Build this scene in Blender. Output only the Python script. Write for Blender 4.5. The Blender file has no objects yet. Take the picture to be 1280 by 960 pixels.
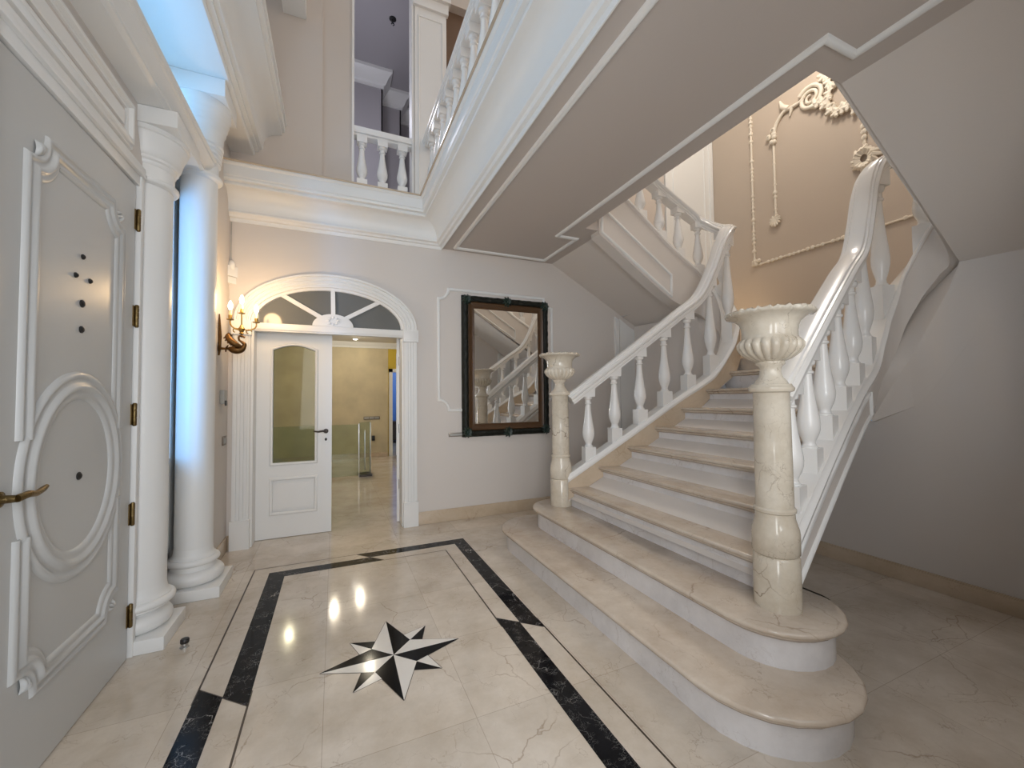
import bpy, bmesh, math, random
from mathutils import Vector, Matrix
random.seed(7)
pi, sin, cos, R = math.pi, math.sin, math.cos, math.radians
S = bpy.context.scene
COL = S.collection
YA = 2.315                     # axis of the staircase
# ------------------------------------------------------------------ materials
MATS = {}
def nt(name):
    m = bpy.data.materials.new(name); m.use_nodes = True
    n = m.node_tree.nodes; return m, n, m.node_tree.links, n['Principled BSDF']
def plain(name, col, rough=.5, metal=0., bump=0., bscale=40., var=0., spec=.5):
    m, n, l, b = nt(name)
    b.inputs['Base Color'].default_value = (*col, 1); b.inputs['Roughness'].default_value = rough
    b.inputs['Metallic'].default_value = metal; b.inputs['Specular IOR Level'].default_value = spec
    if bump or var:
        tc = n.new('ShaderNodeTexCoord'); no = n.new('ShaderNodeTexNoise')
        no.inputs['Scale'].default_value = bscale; no.inputs['Detail'].default_value = 5
        l.new(tc.outputs['Object'], no.inputs['Vector'])
        if bump:
            bp = n.new('ShaderNodeBump'); bp.inputs['Strength'].default_value = bump; bp.inputs['Distance'].default_value = .01
            l.new(no.outputs['Fac'], bp.inputs['Height']); l.new(bp.outputs['Normal'], b.inputs['Normal'])
        if var:
            no2 = n.new('ShaderNodeTexNoise'); no2.inputs['Scale'].default_value = 2.5; no2.inputs['Detail'].default_value = 4
            l.new(tc.outputs['Object'], no2.inputs['Vector'])
            cr = n.new('ShaderNodeValToRGB'); cr.color_ramp.elements[0].position = .3; cr.color_ramp.elements[1].position = .7
            cr.color_ramp.elements[0].color = (*[c*(1-var) for c in col], 1); cr.color_ramp.elements[1].color = (*[min(1, c*(1+var)) for c in col], 1)
            l.new(no2.outputs['Fac'], cr.inputs['Fac']); l.new(cr.outputs['Color'], b.inputs['Base Color'])
    MATS[name] = m; return m
def marble(name, c1, c2, vein, rough=.12, scale=2.2, vscale=3.0, vwidth=.012, vstr=.6, tile=None, joint=(.3, .25, .2), fine=True, spec=.5):
    m, n, l, b = nt(name)
    tc = n.new('ShaderNodeTexCoord'); vec = tc.outputs['Object']
    no = n.new('ShaderNodeTexNoise'); no.inputs['Scale'].default_value = scale; no.inputs['Detail'].default_value = 9; no.inputs['Roughness'].default_value = .68
    l.new(vec, no.inputs['Vector'])
    cr = n.new('ShaderNodeValToRGB'); e = cr.color_ramp.elements
    e[0].position = .33; e[0].color = (*c1, 1); e[1].position = .66; e[1].color = (*c2, 1)
    l.new(no.outputs['Fac'], cr.inputs['Fac'])
    col = cr.outputs['Color']
    def veins(sc, width, strength, col, seed):
        mp = n.new('ShaderNodeMapping'); mp.inputs['Location'].default_value = (seed, seed*2.1, seed*.7); l.new(vec, mp.inputs['Vector'])
        dn = n.new('ShaderNodeTexNoise'); dn.inputs['Scale'].default_value = sc*.9; dn.inputs['Detail'].default_value = 6
        l.new(mp.outputs['Vector'], dn.inputs['Vector'])
        mx = n.new('ShaderNodeMixRGB'); mx.blend_type = 'LINEAR_LIGHT'; mx.inputs['Fac'].default_value = .22
        l.new(mp.outputs['Vector'], mx.inputs['Color1']); l.new(dn.outputs['Color'], mx.inputs['Color2'])
        vo = n.new('ShaderNodeTexVoronoi'); vo.feature = 'DISTANCE_TO_EDGE'; vo.inputs['Scale'].default_value = sc
        l.new(mx.outputs['Color'], vo.inputs['Vector'])
        vr = n.new('ShaderNodeValToRGB'); vr.color_ramp.elements[0].color = (1, 1, 1, 1); vr.color_ramp.elements[1].color = (0, 0, 0, 1)
        vr.color_ramp.elements[1].position = width
        l.new(vo.outputs['Distance'], vr.inputs['Fac'])
        mk = n.new('ShaderNodeTexNoise'); mk.inputs['Scale'].default_value = sc*.8; mk.inputs['Detail'].default_value = 3
        l.new(vec, mk.inputs['Vector'])
        mr = n.new('ShaderNodeValToRGB'); mr.color_ramp.elements[0].position = .48; mr.color_ramp.elements[1].position = .62
        l.new(mk.outputs['Fac'], mr.inputs['Fac'])
        mu = n.new('ShaderNodeMath'); mu.operation = 'MULTIPLY'; l.new(vr.outputs['Color'], mu.inputs[0]); l.new(mr.outputs['Color'], mu.inputs[1])
        m2 = n.new('ShaderNodeMath'); m2.operation = 'MULTIPLY'; m2.inputs[1].default_value = strength; l.new(mu.outputs[0], m2.inputs[0])
        mm = n.new('ShaderNodeMixRGB'); mm.inputs['Color2'].default_value = (*vein, 1)
        l.new(m2.outputs[0], mm.inputs['Fac']); l.new(col, mm.inputs['Color1']); return mm.outputs['Color']
    col = veins(vscale, vwidth, vstr, col, 1.3)
    if fine: col = veins(vscale*2.7, vwidth*1.6, vstr*.7, col, 4.7)
    if tile:
        br = n.new('ShaderNodeTexBrick'); br.offset = 0; br.inputs['Scale'].default_value = 1; br.inputs['Mortar Size'].default_value = .0016
        br.inputs['Brick Width'].default_value = tile[0]; br.inputs['Row Height'].default_value = tile[1]; br.inputs['Mortar Smooth'].default_value = .2
        br.inputs['Color1'].default_value = (1, 1, 1, 1); br.inputs['Color2'].default_value = (.9, .9, .9, 1); br.inputs['Mortar'].default_value = (.72, .69, .66, 1)
        mp = n.new('ShaderNodeMapping'); mp.inputs['Location'].default_value = (tile[2], tile[3], 0); l.new(vec, mp.inputs['Vector'])
        l.new(mp.outputs['Vector'], br.inputs['Vector'])
        mm = n.new('ShaderNodeMixRGB'); mm.blend_type = 'MULTIPLY'; mm.inputs['Fac'].default_value = 1
        l.new(col, mm.inputs['Color1']); l.new(br.outputs['Color'], mm.inputs['Color2']); col = mm.outputs['Color']
    l.new(col, b.inputs['Base Color']); b.inputs['Roughness'].default_value = rough; b.inputs['Specular IOR Level'].default_value = spec
    MATS[name] = m; return m
def emit(name, col, strength):
    m, n, l, b = nt(name); b.inputs['Base Color'].default_value = (*col, 1)
    b.inputs['Emission Color'].default_value = (*col, 1); b.inputs['Emission Strength'].default_value = strength
    MATS[name] = m; return m
def glass(name, tint=(1, 1, 1), rough=.0, mix=.12):
    m, n, l, b = nt(name); n.remove(b); o = n['Material Output']
    tr = n.new('ShaderNodeBsdfTransparent'); tr.inputs['Color'].default_value = (*tint, 1)
    gl = n.new('ShaderNodeBsdfGlossy'); gl.inputs['Roughness'].default_value = rough
    fr = n.new('ShaderNodeLayerWeight'); fr.inputs['Blend'].default_value = mix
    mx = n.new('ShaderNodeMixShader'); l.new(fr.outputs['Fresnel'], mx.inputs[0]); l.new(tr.outputs[0], mx.inputs[1]); l.new(gl.outputs[0], mx.inputs[2])
    l.new(mx.outputs[0], o.inputs['Surface']); MATS[name] = m; return m

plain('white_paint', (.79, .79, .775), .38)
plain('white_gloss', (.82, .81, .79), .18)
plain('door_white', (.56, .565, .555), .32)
plain('white_matte', (.78, .76, .73), .55)
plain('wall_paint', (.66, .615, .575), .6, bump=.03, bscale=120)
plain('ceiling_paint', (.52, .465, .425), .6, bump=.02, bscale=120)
plain('upper_wall_paint', (.60, .53, .47), .6)
plain('landing_paint', (.53, .44, .355), .4)
plain('cream_plaster', (.78, .70, .58), .5)
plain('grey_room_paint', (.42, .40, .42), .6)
plain('opening_brown', (.16, .10, .065), .4)  # darkness of the upper gallery opening, as a flat colour
plain('hall_paper', (.58, .50, .33), .6, bump=.12, bscale=60, var=.12)
plain('hall_yellow', (.62, .45, .05), .6)
plain('blue_paint', (.10, .25, .60), .5)
plain('dark_wood', (.05, .03, .02), .4)
plain('brass', (.38, .25, .08), .35, 1.)
plain('old_brass', (.20, .14, .06), .38, 1., bump=.3, bscale=90)
plain('bronze', (.15, .08, .03), .35, 1., bump=.4, bscale=120)
plain('dark_metal', (.05, .04, .035), .35, .6)
plain('steel', (.5, .5, .5), .3, 1.)
plain('grey_metal', (.20, .17, .14), .35, .8)
plain('black_plastic', (.015, .015, .015), .35)
plain('grey_plastic', (.38, .38, .36), .4)
plain('mirror_glass', (.92, .92, .90), .01, 1.)
plain('frame_dark', (.010, .011, .008), .4, spec=.25, bump=.8, bscale=55)
plain('frame_green', (.010, .026, .019), .3, bump=.6, bscale=60)
plain('frame_brown', (.075, .036, .014), .3, bump=.15, bscale=70)
plain('white_stone', (.74, .71, .66), .12)
plain('grout_brown', (.05, .035, .025), .4)
plain('candle_tube', (.75, .66, .42), .5)
glass('clear_glass'); glass('green_glass', (.84, .90, .86), mix=.12); plain('fan_glass', (.16, .165, .16), .10); glass('door_glass', (.86, .88, .82), mix=.16)
emit('bulb_glow', (1., .90, .72), 9.); emit('lamp_glow', (1., .95, .85), 25.)
marble('floor_marble', (.53, .455, .365), (.72, .65, .565), (.26, .17, .10), .10, 2.2, 2.6, .012, .6, tile=(.60, .60, .04, .11))
marble('tread_marble', (.49, .40, .315), (.66, .58, .49), (.24, .16, .10), .16, 2.6, 2.5, .013, .6)
marble('riser_marble', (.60, .58, .58), (.74, .72, .72), (.40, .34, .31), .20, 3.2, 3.4, .016, .5)
marble('newel_marble', (.54, .47, .37), (.71, .65, .55), (.17, .11, .06), .12, 4.5, 3.6, .016, .85)
marble('string_marble', (.50, .395, .28), (.62, .51, .39), (.30, .20, .12), .2, 2.6, 2.6, .012, .4)
marble('black_marble', (.006, .006, .007), (.016, .016, .018), (.60, .58, .55), .08, 3.0, 6.5, .016, .7, spec=.10)
plain('star_black', (.006, .006, .007), .10, spec=.10)
# ------------------------------------------------------------------ mesh builder
class MB:
    def __init__(s): s.v = []; s.f = []; s.m = []
    def add(s, vs, fs, mi=0):
        o = len(s.v); s.v += [tuple(v) for v in vs]; s.f += [tuple(i+o for i in f) for f in fs]; s.m += [mi]*len(fs)
    def box(s, x0, x1, y0, y1, z0, z1, mi=0):
        s.add([(x0,y0,z0),(x1,y0,z0),(x1,y1,z0),(x0,y1,z0),(x0,y0,z1),(x1,y0,z1),(x1,y1,z1),(x0,y1,z1)],
              [(0,3,2,1),(4,5,6,7),(0,1,5,4),(1,2,6,5),(2,3,7,6),(3,0,4,7)], mi); return s
    def grid(s, rows, cu=False, cv=False, mi=0):
        a, b = len(rows), len(rows[0]); vs = [p for r in rows for p in r]; fs = []
        for i in range(a if cu else a-1):
            for j in range(b if cv else b-1):
                fs.append((i*b+j, i*b+(j+1) % b, ((i+1) % a)*b+(j+1) % b, ((i+1) % a)*b+j))
        s.add(vs, fs, mi); return s
    def prism(s, poly, z0, z1, axis='z', mi=0):
        n = len(poly)
        def P(a, b, c): return {'z': (a, b, c), 'y': (a, c, b), 'x': (c, a, b)}[axis]
        vs = [P(a, b, z0) for a, b in poly]+[P(a, b, z1) for a, b in poly]
        s.add(vs, [tuple(range(n-1, -1, -1)), tuple(range(n, 2*n))]+[(i, (i+1) % n, n+(i+1) % n, n+i) for i in range(n)], mi); return s
    def lathe(s, prof, c=(0,0,0), seg=32, mi=0, mod=None):
        rows = []
        for k, (r, z) in enumerate(prof):
            row = []
            for j in range(seg):
                a = 2*pi*j/seg; rr, zz = (r, z) if mod is None else mod(r, z, a, k)
                row.append((c[0]+rr*cos(a), c[1]+rr*sin(a), c[2]+zz))
            rows.append(row)
        o = len(s.v); s.grid(rows, cv=True, mi=mi); n = len(prof)
        s.f.append(tuple(o+j for j in range(seg-1, -1, -1))); s.m.append(mi)
        s.f.append(tuple(o+(n-1)*seg+j for j in range(seg))); s.m.append(mi); return s
    def sweep(s, path, prof, closed=False, cprof=True, mi=0, plumb=True, caps=True, w=None):
        n = len(path); P = [Vector(p) for p in path]; rows = []
        for i in range(n):
            a = P[i-1] if (i or closed) else None; b = P[(i+1) % n] if (i < n-1 or closed) else None
            d1 = (P[i]-a) if a is not None else None; d2 = (b-P[i]) if b is not None else None
            if d1 is None: d1 = d2
            if d2 is None: d2 = d1
            h1 = Vector((d1.x, d1.y, 0)); h2 = Vector((d2.x, d2.y, 0))
            if h1.length < 1e-6: h1 = h2
            if h2.length < 1e-6: h2 = h1
            h1.normalize(); h2.normalize()
            r1 = Vector((h1.y, -h1.x, 0)); r2 = Vector((h2.y, -h2.x, 0))
            r = r1+r2
            if r.length < 1e-5: r = r1.copy()
            r.normalize(); k = 1/max(.35, r.dot(r1))
            t = (d1.normalized()+d2.normalized()).normalized()
            up = Vector((0,0,1)) if plumb else r.cross(t).normalized()
            if not plumb and up.z < 0: up = -up
            f = w(i) if w else 1
            rows.append([P[i]+r*(u*k*f)+up*(v*f) for u, v in prof])
        o = len(s.v); s.grid(rows, cu=closed, cv=cprof, mi=mi); m = len(prof)
        if caps and not closed and cprof:
            s.f.append(tuple(o+j for j in range(m))); s.m.append(mi)
            s.f.append(tuple(o+(n-1)*m+j for j in range(m-1, -1, -1))); s.m.append(mi)
        return s
    def tube(s, path, rad, seg=10, mi=0, closed=False):
        P = [Vector(p) for p in path]; n = len(P); rows = []; ref = None
        for i in range(n):
            if closed: t = P[(i+1) % n]-P[i-1]
            else: t = P[min(i+1, n-1)]-P[max(i-1, 0)]
            t.normalize()
            if ref is None: ref = Vector((0,0,1)) if abs(t.z) < .9 else Vector((1,0,0))
            x = ref-t*ref.dot(t)
            if x.length < 1e-4: x = t.orthogonal()
            x.normalize(); y = t.cross(x); ref = x
            r = rad[i] if isinstance(rad, (list, tuple)) else rad
            rows.append([P[i]+(x*cos(2*pi*j/seg)+y*sin(2*pi*j/seg))*r for j in range(seg)])
        o = len(s.v); s.grid(rows, cu=closed, cv=True, mi=mi)
        if not closed:
            s.f.append(tuple(o+j for j in range(seg))); s.m.append(mi); s.f.append(tuple(o+(n-1)*seg+j for j in range(seg-1, -1, -1))); s.m.append(mi)
        return s
    def ball(s, c, r, seg=12, ring=8, mi=0, sc=(1,1,1)):
        rows = [[(c[0]+r*sc[0]*sin(pi*i/ring)*cos(2*pi*j/seg), c[1]+r*sc[1]*sin(pi*i/ring)*sin(2*pi*j/seg), c[2]+r*sc[2]*cos(pi*i/ring)) for j in range(seg)] for i in range(ring+1)]
        s.grid(rows, cv=True, mi=mi); return s
    def mesh(s, name, mats, smooth=40, bevel=0):
        me = bpy.data.meshes.new(name); me.from_pydata(s.v, [], s.f)
        for k in ([mats] if isinstance(mats, str) else mats): me.materials.append(MATS[k])
        me.polygons.foreach_set('material_index', s.m)
        bm = bmesh.new(); bm.from_mesh(me); bmesh.ops.remove_doubles(bm, verts=bm.verts, dist=1e-5)
        bmesh.ops.recalc_face_normals(bm, faces=bm.faces)
        if bevel:
            ed = [e for e in bm.edges if len(e.link_faces) == 2 and e.calc_face_angle(0) > R(50)]
            bmesh.ops.bevel(bm, geom=ed, offset=bevel, segments=2, affect='EDGES', profile=.6)
        bm.to_mesh(me); bm.free()
        if smooth:
            me.polygons.foreach_set('use_smooth', [True]*len(me.polygons)); me.set_sharp_from_angle(angle=R(smooth))
        me.update(); return me
    def obj(s, name, mats, parent=None, smooth=40, bevel=0, label=None):
        o = bpy.data.objects.new(name, s.mesh(name, mats, smooth, bevel)); COL.objects.link(o)
        if parent is not None:
            o.parent = parent; o.matrix_parent_inverse = parent_world(parent).inverted()
        if label: o['label'] = label
        return o
def parent_world(p):
    m = p.matrix_basis.copy()
    while p.parent is not None:
        m = p.parent.matrix_basis @ (p.matrix_parent_inverse if False else Matrix()) @ m if False else parent_world(p.parent) @ p.matrix_parent_inverse @ p.matrix_basis
        return m
    return m
def empty(name, loc, label, cat, group=None, kind=None):
    o = bpy.data.objects.new(name, None); o.empty_display_size = .1; o.location = loc; COL.objects.link(o)
    return tag(o, label, cat, group, kind)
def tag(o, label, cat, group=None, kind=None):
    o['label'] = label; o['category'] = cat
    if group: o['group'] = group
    if kind: o['kind'] = kind
    return o
def struct(o, label, cat): return tag(o, label, cat, None, 'structure')
def catmull(K, n):
    out = []; m = len(K)
    for i in range(m-1):
        p0, p1, p2, p3 = K[max(i-1, 0)], K[i], K[i+1], K[min(i+2, m-1)]
        for k in range(n):
            t = k/n; t2, t3 = t*t, t*t*t
            out.append(tuple(.5*(2*b+(c-a)*t+(2*a-5*b+4*c-d)*t2+(3*b-a-3*c+d)*t3) for a, b, c, d in zip(p0, p1, p2, p3)))
    out.append(tuple(K[-1])); return out
def circ(r, n=8, a0=0, a1=2*pi): return [(r*cos(a0+(a1-a0)*i/n), r*sin(a0+(a1-a0)*i/n)) for i in range(n)]

BEAD = [(-1, 0), (-.92, .38), (-.7, .72), (-.38, .93), (0, 1), (.38, .93), (.7, .72), (.92, .38), (1, 0)]
def mitred(m, pts, f, prof, closed=True):
    # profile (offset in the plane, height above it) swept with mitred corners along pts in a plane
    n = len(pts); P = [Vector(q) for q in pts]; rows = []
    for i in range(n):
        d1 = P[i]-P[i-1] if (i or closed) else P[1]-P[0]; d2 = P[(i+1) % n]-P[i] if (i < n-1 or closed) else P[i]-P[i-1]
        d1.normalize(); d2.normalize(); n1 = Vector((-d1.y, d1.x)); b = n1+Vector((-d2.y, d2.x))
        if b.length < 1e-4: b = n1.copy()
        b.normalize(); s_ = 1/max(.5, b.dot(n1))
        rows.append([f(P[i].x+b.x*u*s_, P[i].y+b.y*u*s_, v) for u, v in prof])
    m.grid(rows, cu=closed)
    if not closed:
        for r_ in (rows[0], rows[-1]): m.add(r_, [tuple(range(len(r_)))])
    return m
def beadp(r): return [(u*r, v*r) for u, v in BEAD]
# ================================================================== ROOM SHELL
XL, XL2, YB = -1.0, -.90, 4.46      # entrance-door plane, wall past the columns, back wall
# ---- floor with its inlaid border and star (one surface)
f = MB()
f.box(-1.6, 5.6, -1.2, YB+.2, -.12, 0); f.box(-2.2, 6.0, YB+.2, 14.0, -.12, 0)
def flat(poly, z, mi): f.add([(x, y, z) for x, y in poly], [tuple(range(len(poly)))], mi)
X0, X1, Y0, Y1, wb = -.58, 1.147, .71, 3.85, .115
cx, cy = .285, 2.28
d = .105   # slant of the cuts
zb = .0008
# pinwheel: each side half black outside, half black inside
flat([(X0, Y0), (X0+wb, Y0), (X0+wb, cy+.0), (X0, cy+d)], zb, 1)
flat([(X0+wb, cy), (X0+2*wb, cy-d), (X0+2*wb, Y1-2*wb), (X0+wb, Y1-wb)], zb, 1)
flat([(X0+wb, Y1-wb), (X0+2*wb, Y1-2*wb), (cx+d, Y1-2*wb), (cx, Y1-wb)], zb, 1)
flat([(cx, Y1-wb), (cx-d, Y1), (X1, Y1), (X1-wb, Y1-wb)], zb, 1)
flat([(X1-wb, Y1-wb), (X1, Y1), (X1, cy-d), (X1-wb, cy)], zb, 1)
flat([(X1-wb, cy), (X1-2*wb, cy+d), (X1-2*wb, Y0+wb), (X1-wb, Y0+wb)], zb, 1)
lw = .0045
def line(a, b):
    a, b = Vector((*a, 0)), Vector((*b, 0)); t = (b-a).normalized(); n = Vector((t.y, -t.x, 0))*lw
    flat([(a-n)[:2], (b-n)[:2], (b+n)[:2], (a+n)[:2]], zb*.8, 2)
line((X0, cy), (X0, Y1)); line((X0, Y1), (cx, Y1)); line((X0+2*wb, cy), (X0+2*wb, Y0)); line((X1-2*wb, cy), (X1-2*wb, Y1-2*wb))
line((cx+.1, Y1-2*wb), (X1-2*wb, Y1-2*wb)); line((X1, cy), (X1, Y0)); line((X0, cy+d), (X0+2*wb, cy-d)); line((X1-2*wb, cy+d), (X1, cy-d)); line((cx-d, Y1), (cx+d, Y1-2*wb))
sc = Vector((.292, 2.274))
def tri(a, b, c, mi, z): flat([a, b, c], z, mi)
for k in range(4):      # four short points
    a = pi/4+k*pi/2; t = sc+Vector((cos(a), sin(a)))*.295; b = sc+Vector((cos(a), sin(a)))*.10
    for sgn, mi in ((1, 4), (-1, 3)):
        q = sc+Vector((cos(a+sgn*.55), sin(a+sgn*.55)))*.155
        tri(b, q, t, mi, .0010)
for k in range(4):      # four long points
    a = k*pi/2; t = sc+Vector((cos(a), sin(a)))*.355
    for sgn, mi in ((1, 3), (-1, 4)):
        q = sc+Vector((cos(a+sgn*pi/4), sin(a+sgn*pi/4)))*.145
        if k in (0, 1, 2, 3): mi = (4 if sgn > 0 else 3) if k in (0, 1) else (3 if sgn < 0 else 4)
        tri(sc, q, t, mi, .0016)
tips = []
for k in range(8):
    a = k*pi/4; tips.append(sc+Vector((cos(a), sin(a)))*(.355 if k % 2 == 0 else .295))
for k in range(0, 8, 2):
    a = k*pi/4
    for sgn in (1, -1):
        q = sc+Vector((cos(a+sgn*pi/4), sin(a+sgn*pi/4)))*.145
        p = tips[k]; t = (q-p).normalized(); n = Vector((t.y, -t.x))*.003
        flat([p-n, q-n, q+n, p+n], .0009, 2)
for k in range(1, 8, 2):
    a = k*pi/4
    for sgn in (1, -1):
        q = sc+Vector((cos(a+sgn*.55), sin(a+sgn*.55)))*.155
        p = tips[k]; t = (q-p).normalized(); n = Vector((t.y, -t.x))*.003
        flat([p-n, q-n, q+n, p+n], .0007, 2)
struct(f.obj('floor', ['floor_marble', 'black_marble', 'grout_brown', 'star_black', 'white_stone'], smooth=0),
       'polished cream marble floor with black border inlay and compass star', 'floor')

# ---- back wall with arched doorway
ARX, ARZ, ARA, ARB = -.022, 2.09, .70, .41      # arch centre, springing, half width, rise
def back_wall():
    m = MB(); N = 24
    top = 3.06
    th = [pi-pi*i/N for i in range(N+1)]
    arc = [(ARX+ARA*cos(t), ARZ+ARB*sin(t)) for t in th]
    low = [(x, YB, z) for x, z in arc]; up = [(x, YB, top) for x, z in arc]
    m.grid([low, up]); m.grid([low, [(x, YB+.2, z) for x, z in arc]])
    xl, xr = arc[0][0], arc[-1][0]
    for a, b in ((-1.6, xl), (xr, 5.45)):
        m.add([(a, YB, 0), (b, YB, 0), (b, YB, top), (a, YB, top)], [(0, 1, 2, 3)])
    for x in (xl, xr): m.add([(x, YB, 0), (x, YB+.2, 0), (x, YB+.2, ARZ), (x, YB, ARZ)], [(0, 1, 2, 3)])
    # hall side
    m.grid([[(x, YB+.2, z) for x, z in arc], [(x, YB+.2, top) for x, z in arc]])
    for a, b in ((-1.6, xl), (xr, 5.45)):
        m.add([(a, YB+.2, 0), (b, YB+.2, 0), (b, YB+.2, top), (a, YB+.2, top)], [(0, 1, 2, 3)])
    return m
struct(back_wall().obj('wall_back', 'wall_paint', smooth=0), 'greige back wall around the arched doorway and the mirror', 'wall')
# upper storey of the back wall, with two openings
m = MB()
for a, b in ((-.95, .152), (.792, 1.165), (1.75, 3.2)): m.box(a, b, YB, YB+.14, 3.06, 7.1)
m.box(.152, .792, YB, YB+.14, 3.06, 3.50); m.box(.152, .792, YB, YB+.14, 6.5, 7.1); m.box(1.165, 1.75, YB, YB+.14, 3.06, 3.5); m.box(1.165, 1.75, YB, YB+.14, 5.95, 7.1)
m.box(-.95, -.125, YB-.03, YB, 3.47, 7.1)
struct(m.obj('wall_upper_back', 'upper_wall_paint', smooth=0), 'beige upper storey wall above the back cornice', 'wall')
m = MB(); m.box(3.2, 4.40, YB, YB+.14, 3.06, 7.1); m.box(4.40, 5.45, YB, YB+.14, 3.06, 7.1)
struct(m.obj('wall_landing_back', 'upper_wall_paint', smooth=0), 'pale wall behind the far upper flight', 'wall')
# left walls
m = MB()
m.box(-1.2, XL, -1.2, 1.76, 0, 3.10); m.box(-1.2, XL, 1.76, 2.86, 2.62, 3.10); m.box(-1.06, XL, 2.86, 3.06, 0, 3.10); m.box(-1.2, XL, 2.86, 3.18, 2.92, 3.10)
m.box(-1.2, XL-.10, 3.06, 3.76, 0, .30); m.box(-1.2, XL-.10, 3.18, 3.76, 2.92, 3.10)
m.box(-1.2, XL2, 3.76, YB, 0, 3.68); m.box(-1.2, XL2, .9, 1.25, 3.10, 3.68); m.box(-1.2, XL2, -1.2, .3, 3.10, 3.68)
m.box(-1.2, XL2, -1.2, YB, 3.685, 4.3); m.box(-1.2, XL2, -1.2, .7, 4.3, 7.1); m.box(-1.2, XL2, 3.9, YB, 4.3, 7.1); m.box(-1.2, XL2, .7, 3.9, 6.6, 7.1)
struct(m.obj('wall_left', 'wall_paint', smooth=0), 'left wall with the entrance door and narrow window', 'wall')
# wall under the landing, end wall above it
m = MB()
cre = [(.1, 2.32), (1.24, 2.27), (1.261, 2.19), (1.312, 2.04), (1.398, 1.87), (1.513, 1.63), (1.635, 1.40), (1.723, 1.215), (1.741, 1.15), (2.3, 1.0)]
cre += [(2*YA-a, b) for a, b in reversed(cre[:-1])]
m.grid([[(3.8, a, 0) for a, b in cre], [(3.8, a, b+.01) for a, b in cre]])
struct(m.obj('wall_right', 'wall_paint', smooth=0), 'shaded right wall under the stair landing', 'wall')
m = MB(); m.box(5.4, 5.55, -.1, YB+.1, 1.5, 7.1)
struct(m.obj('wall_end', 'landing_paint', smooth=0), 'tan end wall of the stair landing with plaster garlands', 'wall')
# front wall with the doorway the picture is taken from
m = MB(); m.box(-1.2, -.78, -.10, .10, 0, 3.06); m.box(.75, 1.0, -.10, .10, 0, 7.1); m.box(2.2, 5.45, -.10, .10, 0, 7.1); m.box(1.0, 2.2, -.10, .10, 0, .95); m.box(1.0, 2.2, -.10, .10, 2.55, 7.1); m.box(-.78, .75, -.10, .10, 2.7, 7.1); m.box(-1.2, -.78, -.10, .10, 3.06, 7.1)
struct(m.obj('wall_front', 'wall_paint', smooth=0), 'front wall opposite the arched doorway', 'wall')
# gallery slab = ceiling over the stair foot, with the open well
m = MB(); zc = 3.05
poly = [(1.10, .10), (2.52, .10), (2.52, 1.25), (2.30, 1.25), (2.30, 3.38), (2.52, 3.38), (2.52, YB), (1.10, YB)]
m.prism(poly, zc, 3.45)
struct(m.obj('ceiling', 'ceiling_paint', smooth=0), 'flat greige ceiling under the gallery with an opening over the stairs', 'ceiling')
m = MB(); bead = [(-.022, 0), (-.018, -.012), (-.008, -.02), (.008, -.02), (.018, -.012), (.022, 0)]
m.sweep([(1.235, .12, zc), (1.235, 4.37, zc), (2.36, 4.37, zc), (2.36, 3.64, zc), (2.13, 3.64, zc), (2.13, 1.11, zc), (2.36, 1.11, zc), (2.36, .12, zc)], bead, closed=False)
struct(m.obj('trim_1', 'white_paint'), 'white bead outlining the gallery ceiling panel', 'moulding')
# upper ceiling with skylight opening
m = MB(); m.box(-1.2, 5.55, -.1, .8, 7.1, 7.25); m.box(-1.2, 5.55, 3.8, YB+.14, 7.1, 7.25); m.box(-1.2, -.5, .8, 3.8, 7.1, 7.25); m.box(.9, 5.55, .8, 3.8, 7.1, 7.25)
struct(m.obj('ceiling_upper', 'white_matte', smooth=0), 'high white ceiling of the double height hall', 'ceiling')
# cornice round the void
m = MB(); q = [(0, 3.03), (.008, 3.03), (.014, 3.062), (.040, 3.064), (.044, 3.074), (.052, 3.082), (.064, 3.085), (.074, 3.092), (.076, 3.104), (.070, 3.112)]
for i in range(0, 15):
    t = i/14; q.append((.070+.142*(1-cos(t*pi/2)), 3.114+.160*sin(t*pi/2)))
q += [(.230, 3.276), (.234, 3.282), (.234, 3.294), (.228, 3.300), (.228, 3.306), (.258, 3.312), (.262, 3.322), (.262, 3.332), (.256, 3.336), (.268, 3.345), (.268, 3.436), (.276, 3.440), (.286, 3.450), (.286, 3.468), (0, 3.468)]
m.sweep([(-.90, YB, 0), (1.10, YB, 0), (1.10, .10, 0)], q)
struct(m.obj('trim_2', 'white_paint', smooth=24), 'white coved cornice along the back wall and the gallery edge', 'cornice')
m = MB(); m.sweep([(-.90, YB, 3.462), (1.10, YB, 3.462), (1.10, .10, 3.462)], [(.30, 0), (.30, .012), (0, .012), (0, 0)])
struct(m.obj('trim_3', 'string_marble', smooth=0), 'thin tan marble ledge on top of the cornice', 'ledge')
# skirting
m = MB()
m.box(XL2, -.86, YB-.015, YB, 0, .13); m.box(.82, 3.47, YB-.015, YB, 0, .135)
struct(m.obj('baseboard_back', 'string_marble', bevel=.003), 'low marble skirting along the back wall', 'baseboard')
m = MB(); m.box(XL2, XL2+.015, 3.82, YB-.015, 0, .13)
struct(m.obj('baseboard_left', 'string_marble', bevel=.003), 'low marble skirting left of the arched doorway', 'baseboard')
m = MB(); m.box(3.78, 3.80, .1, 3.2, 0, .105); m.box(3.785, 3.80, .1, 3.2, .105, .115)
struct(m.obj('baseboard_right', 'string_marble', bevel=.003), 'low marble skirting in the shade under the stairs', 'baseboard')

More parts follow.
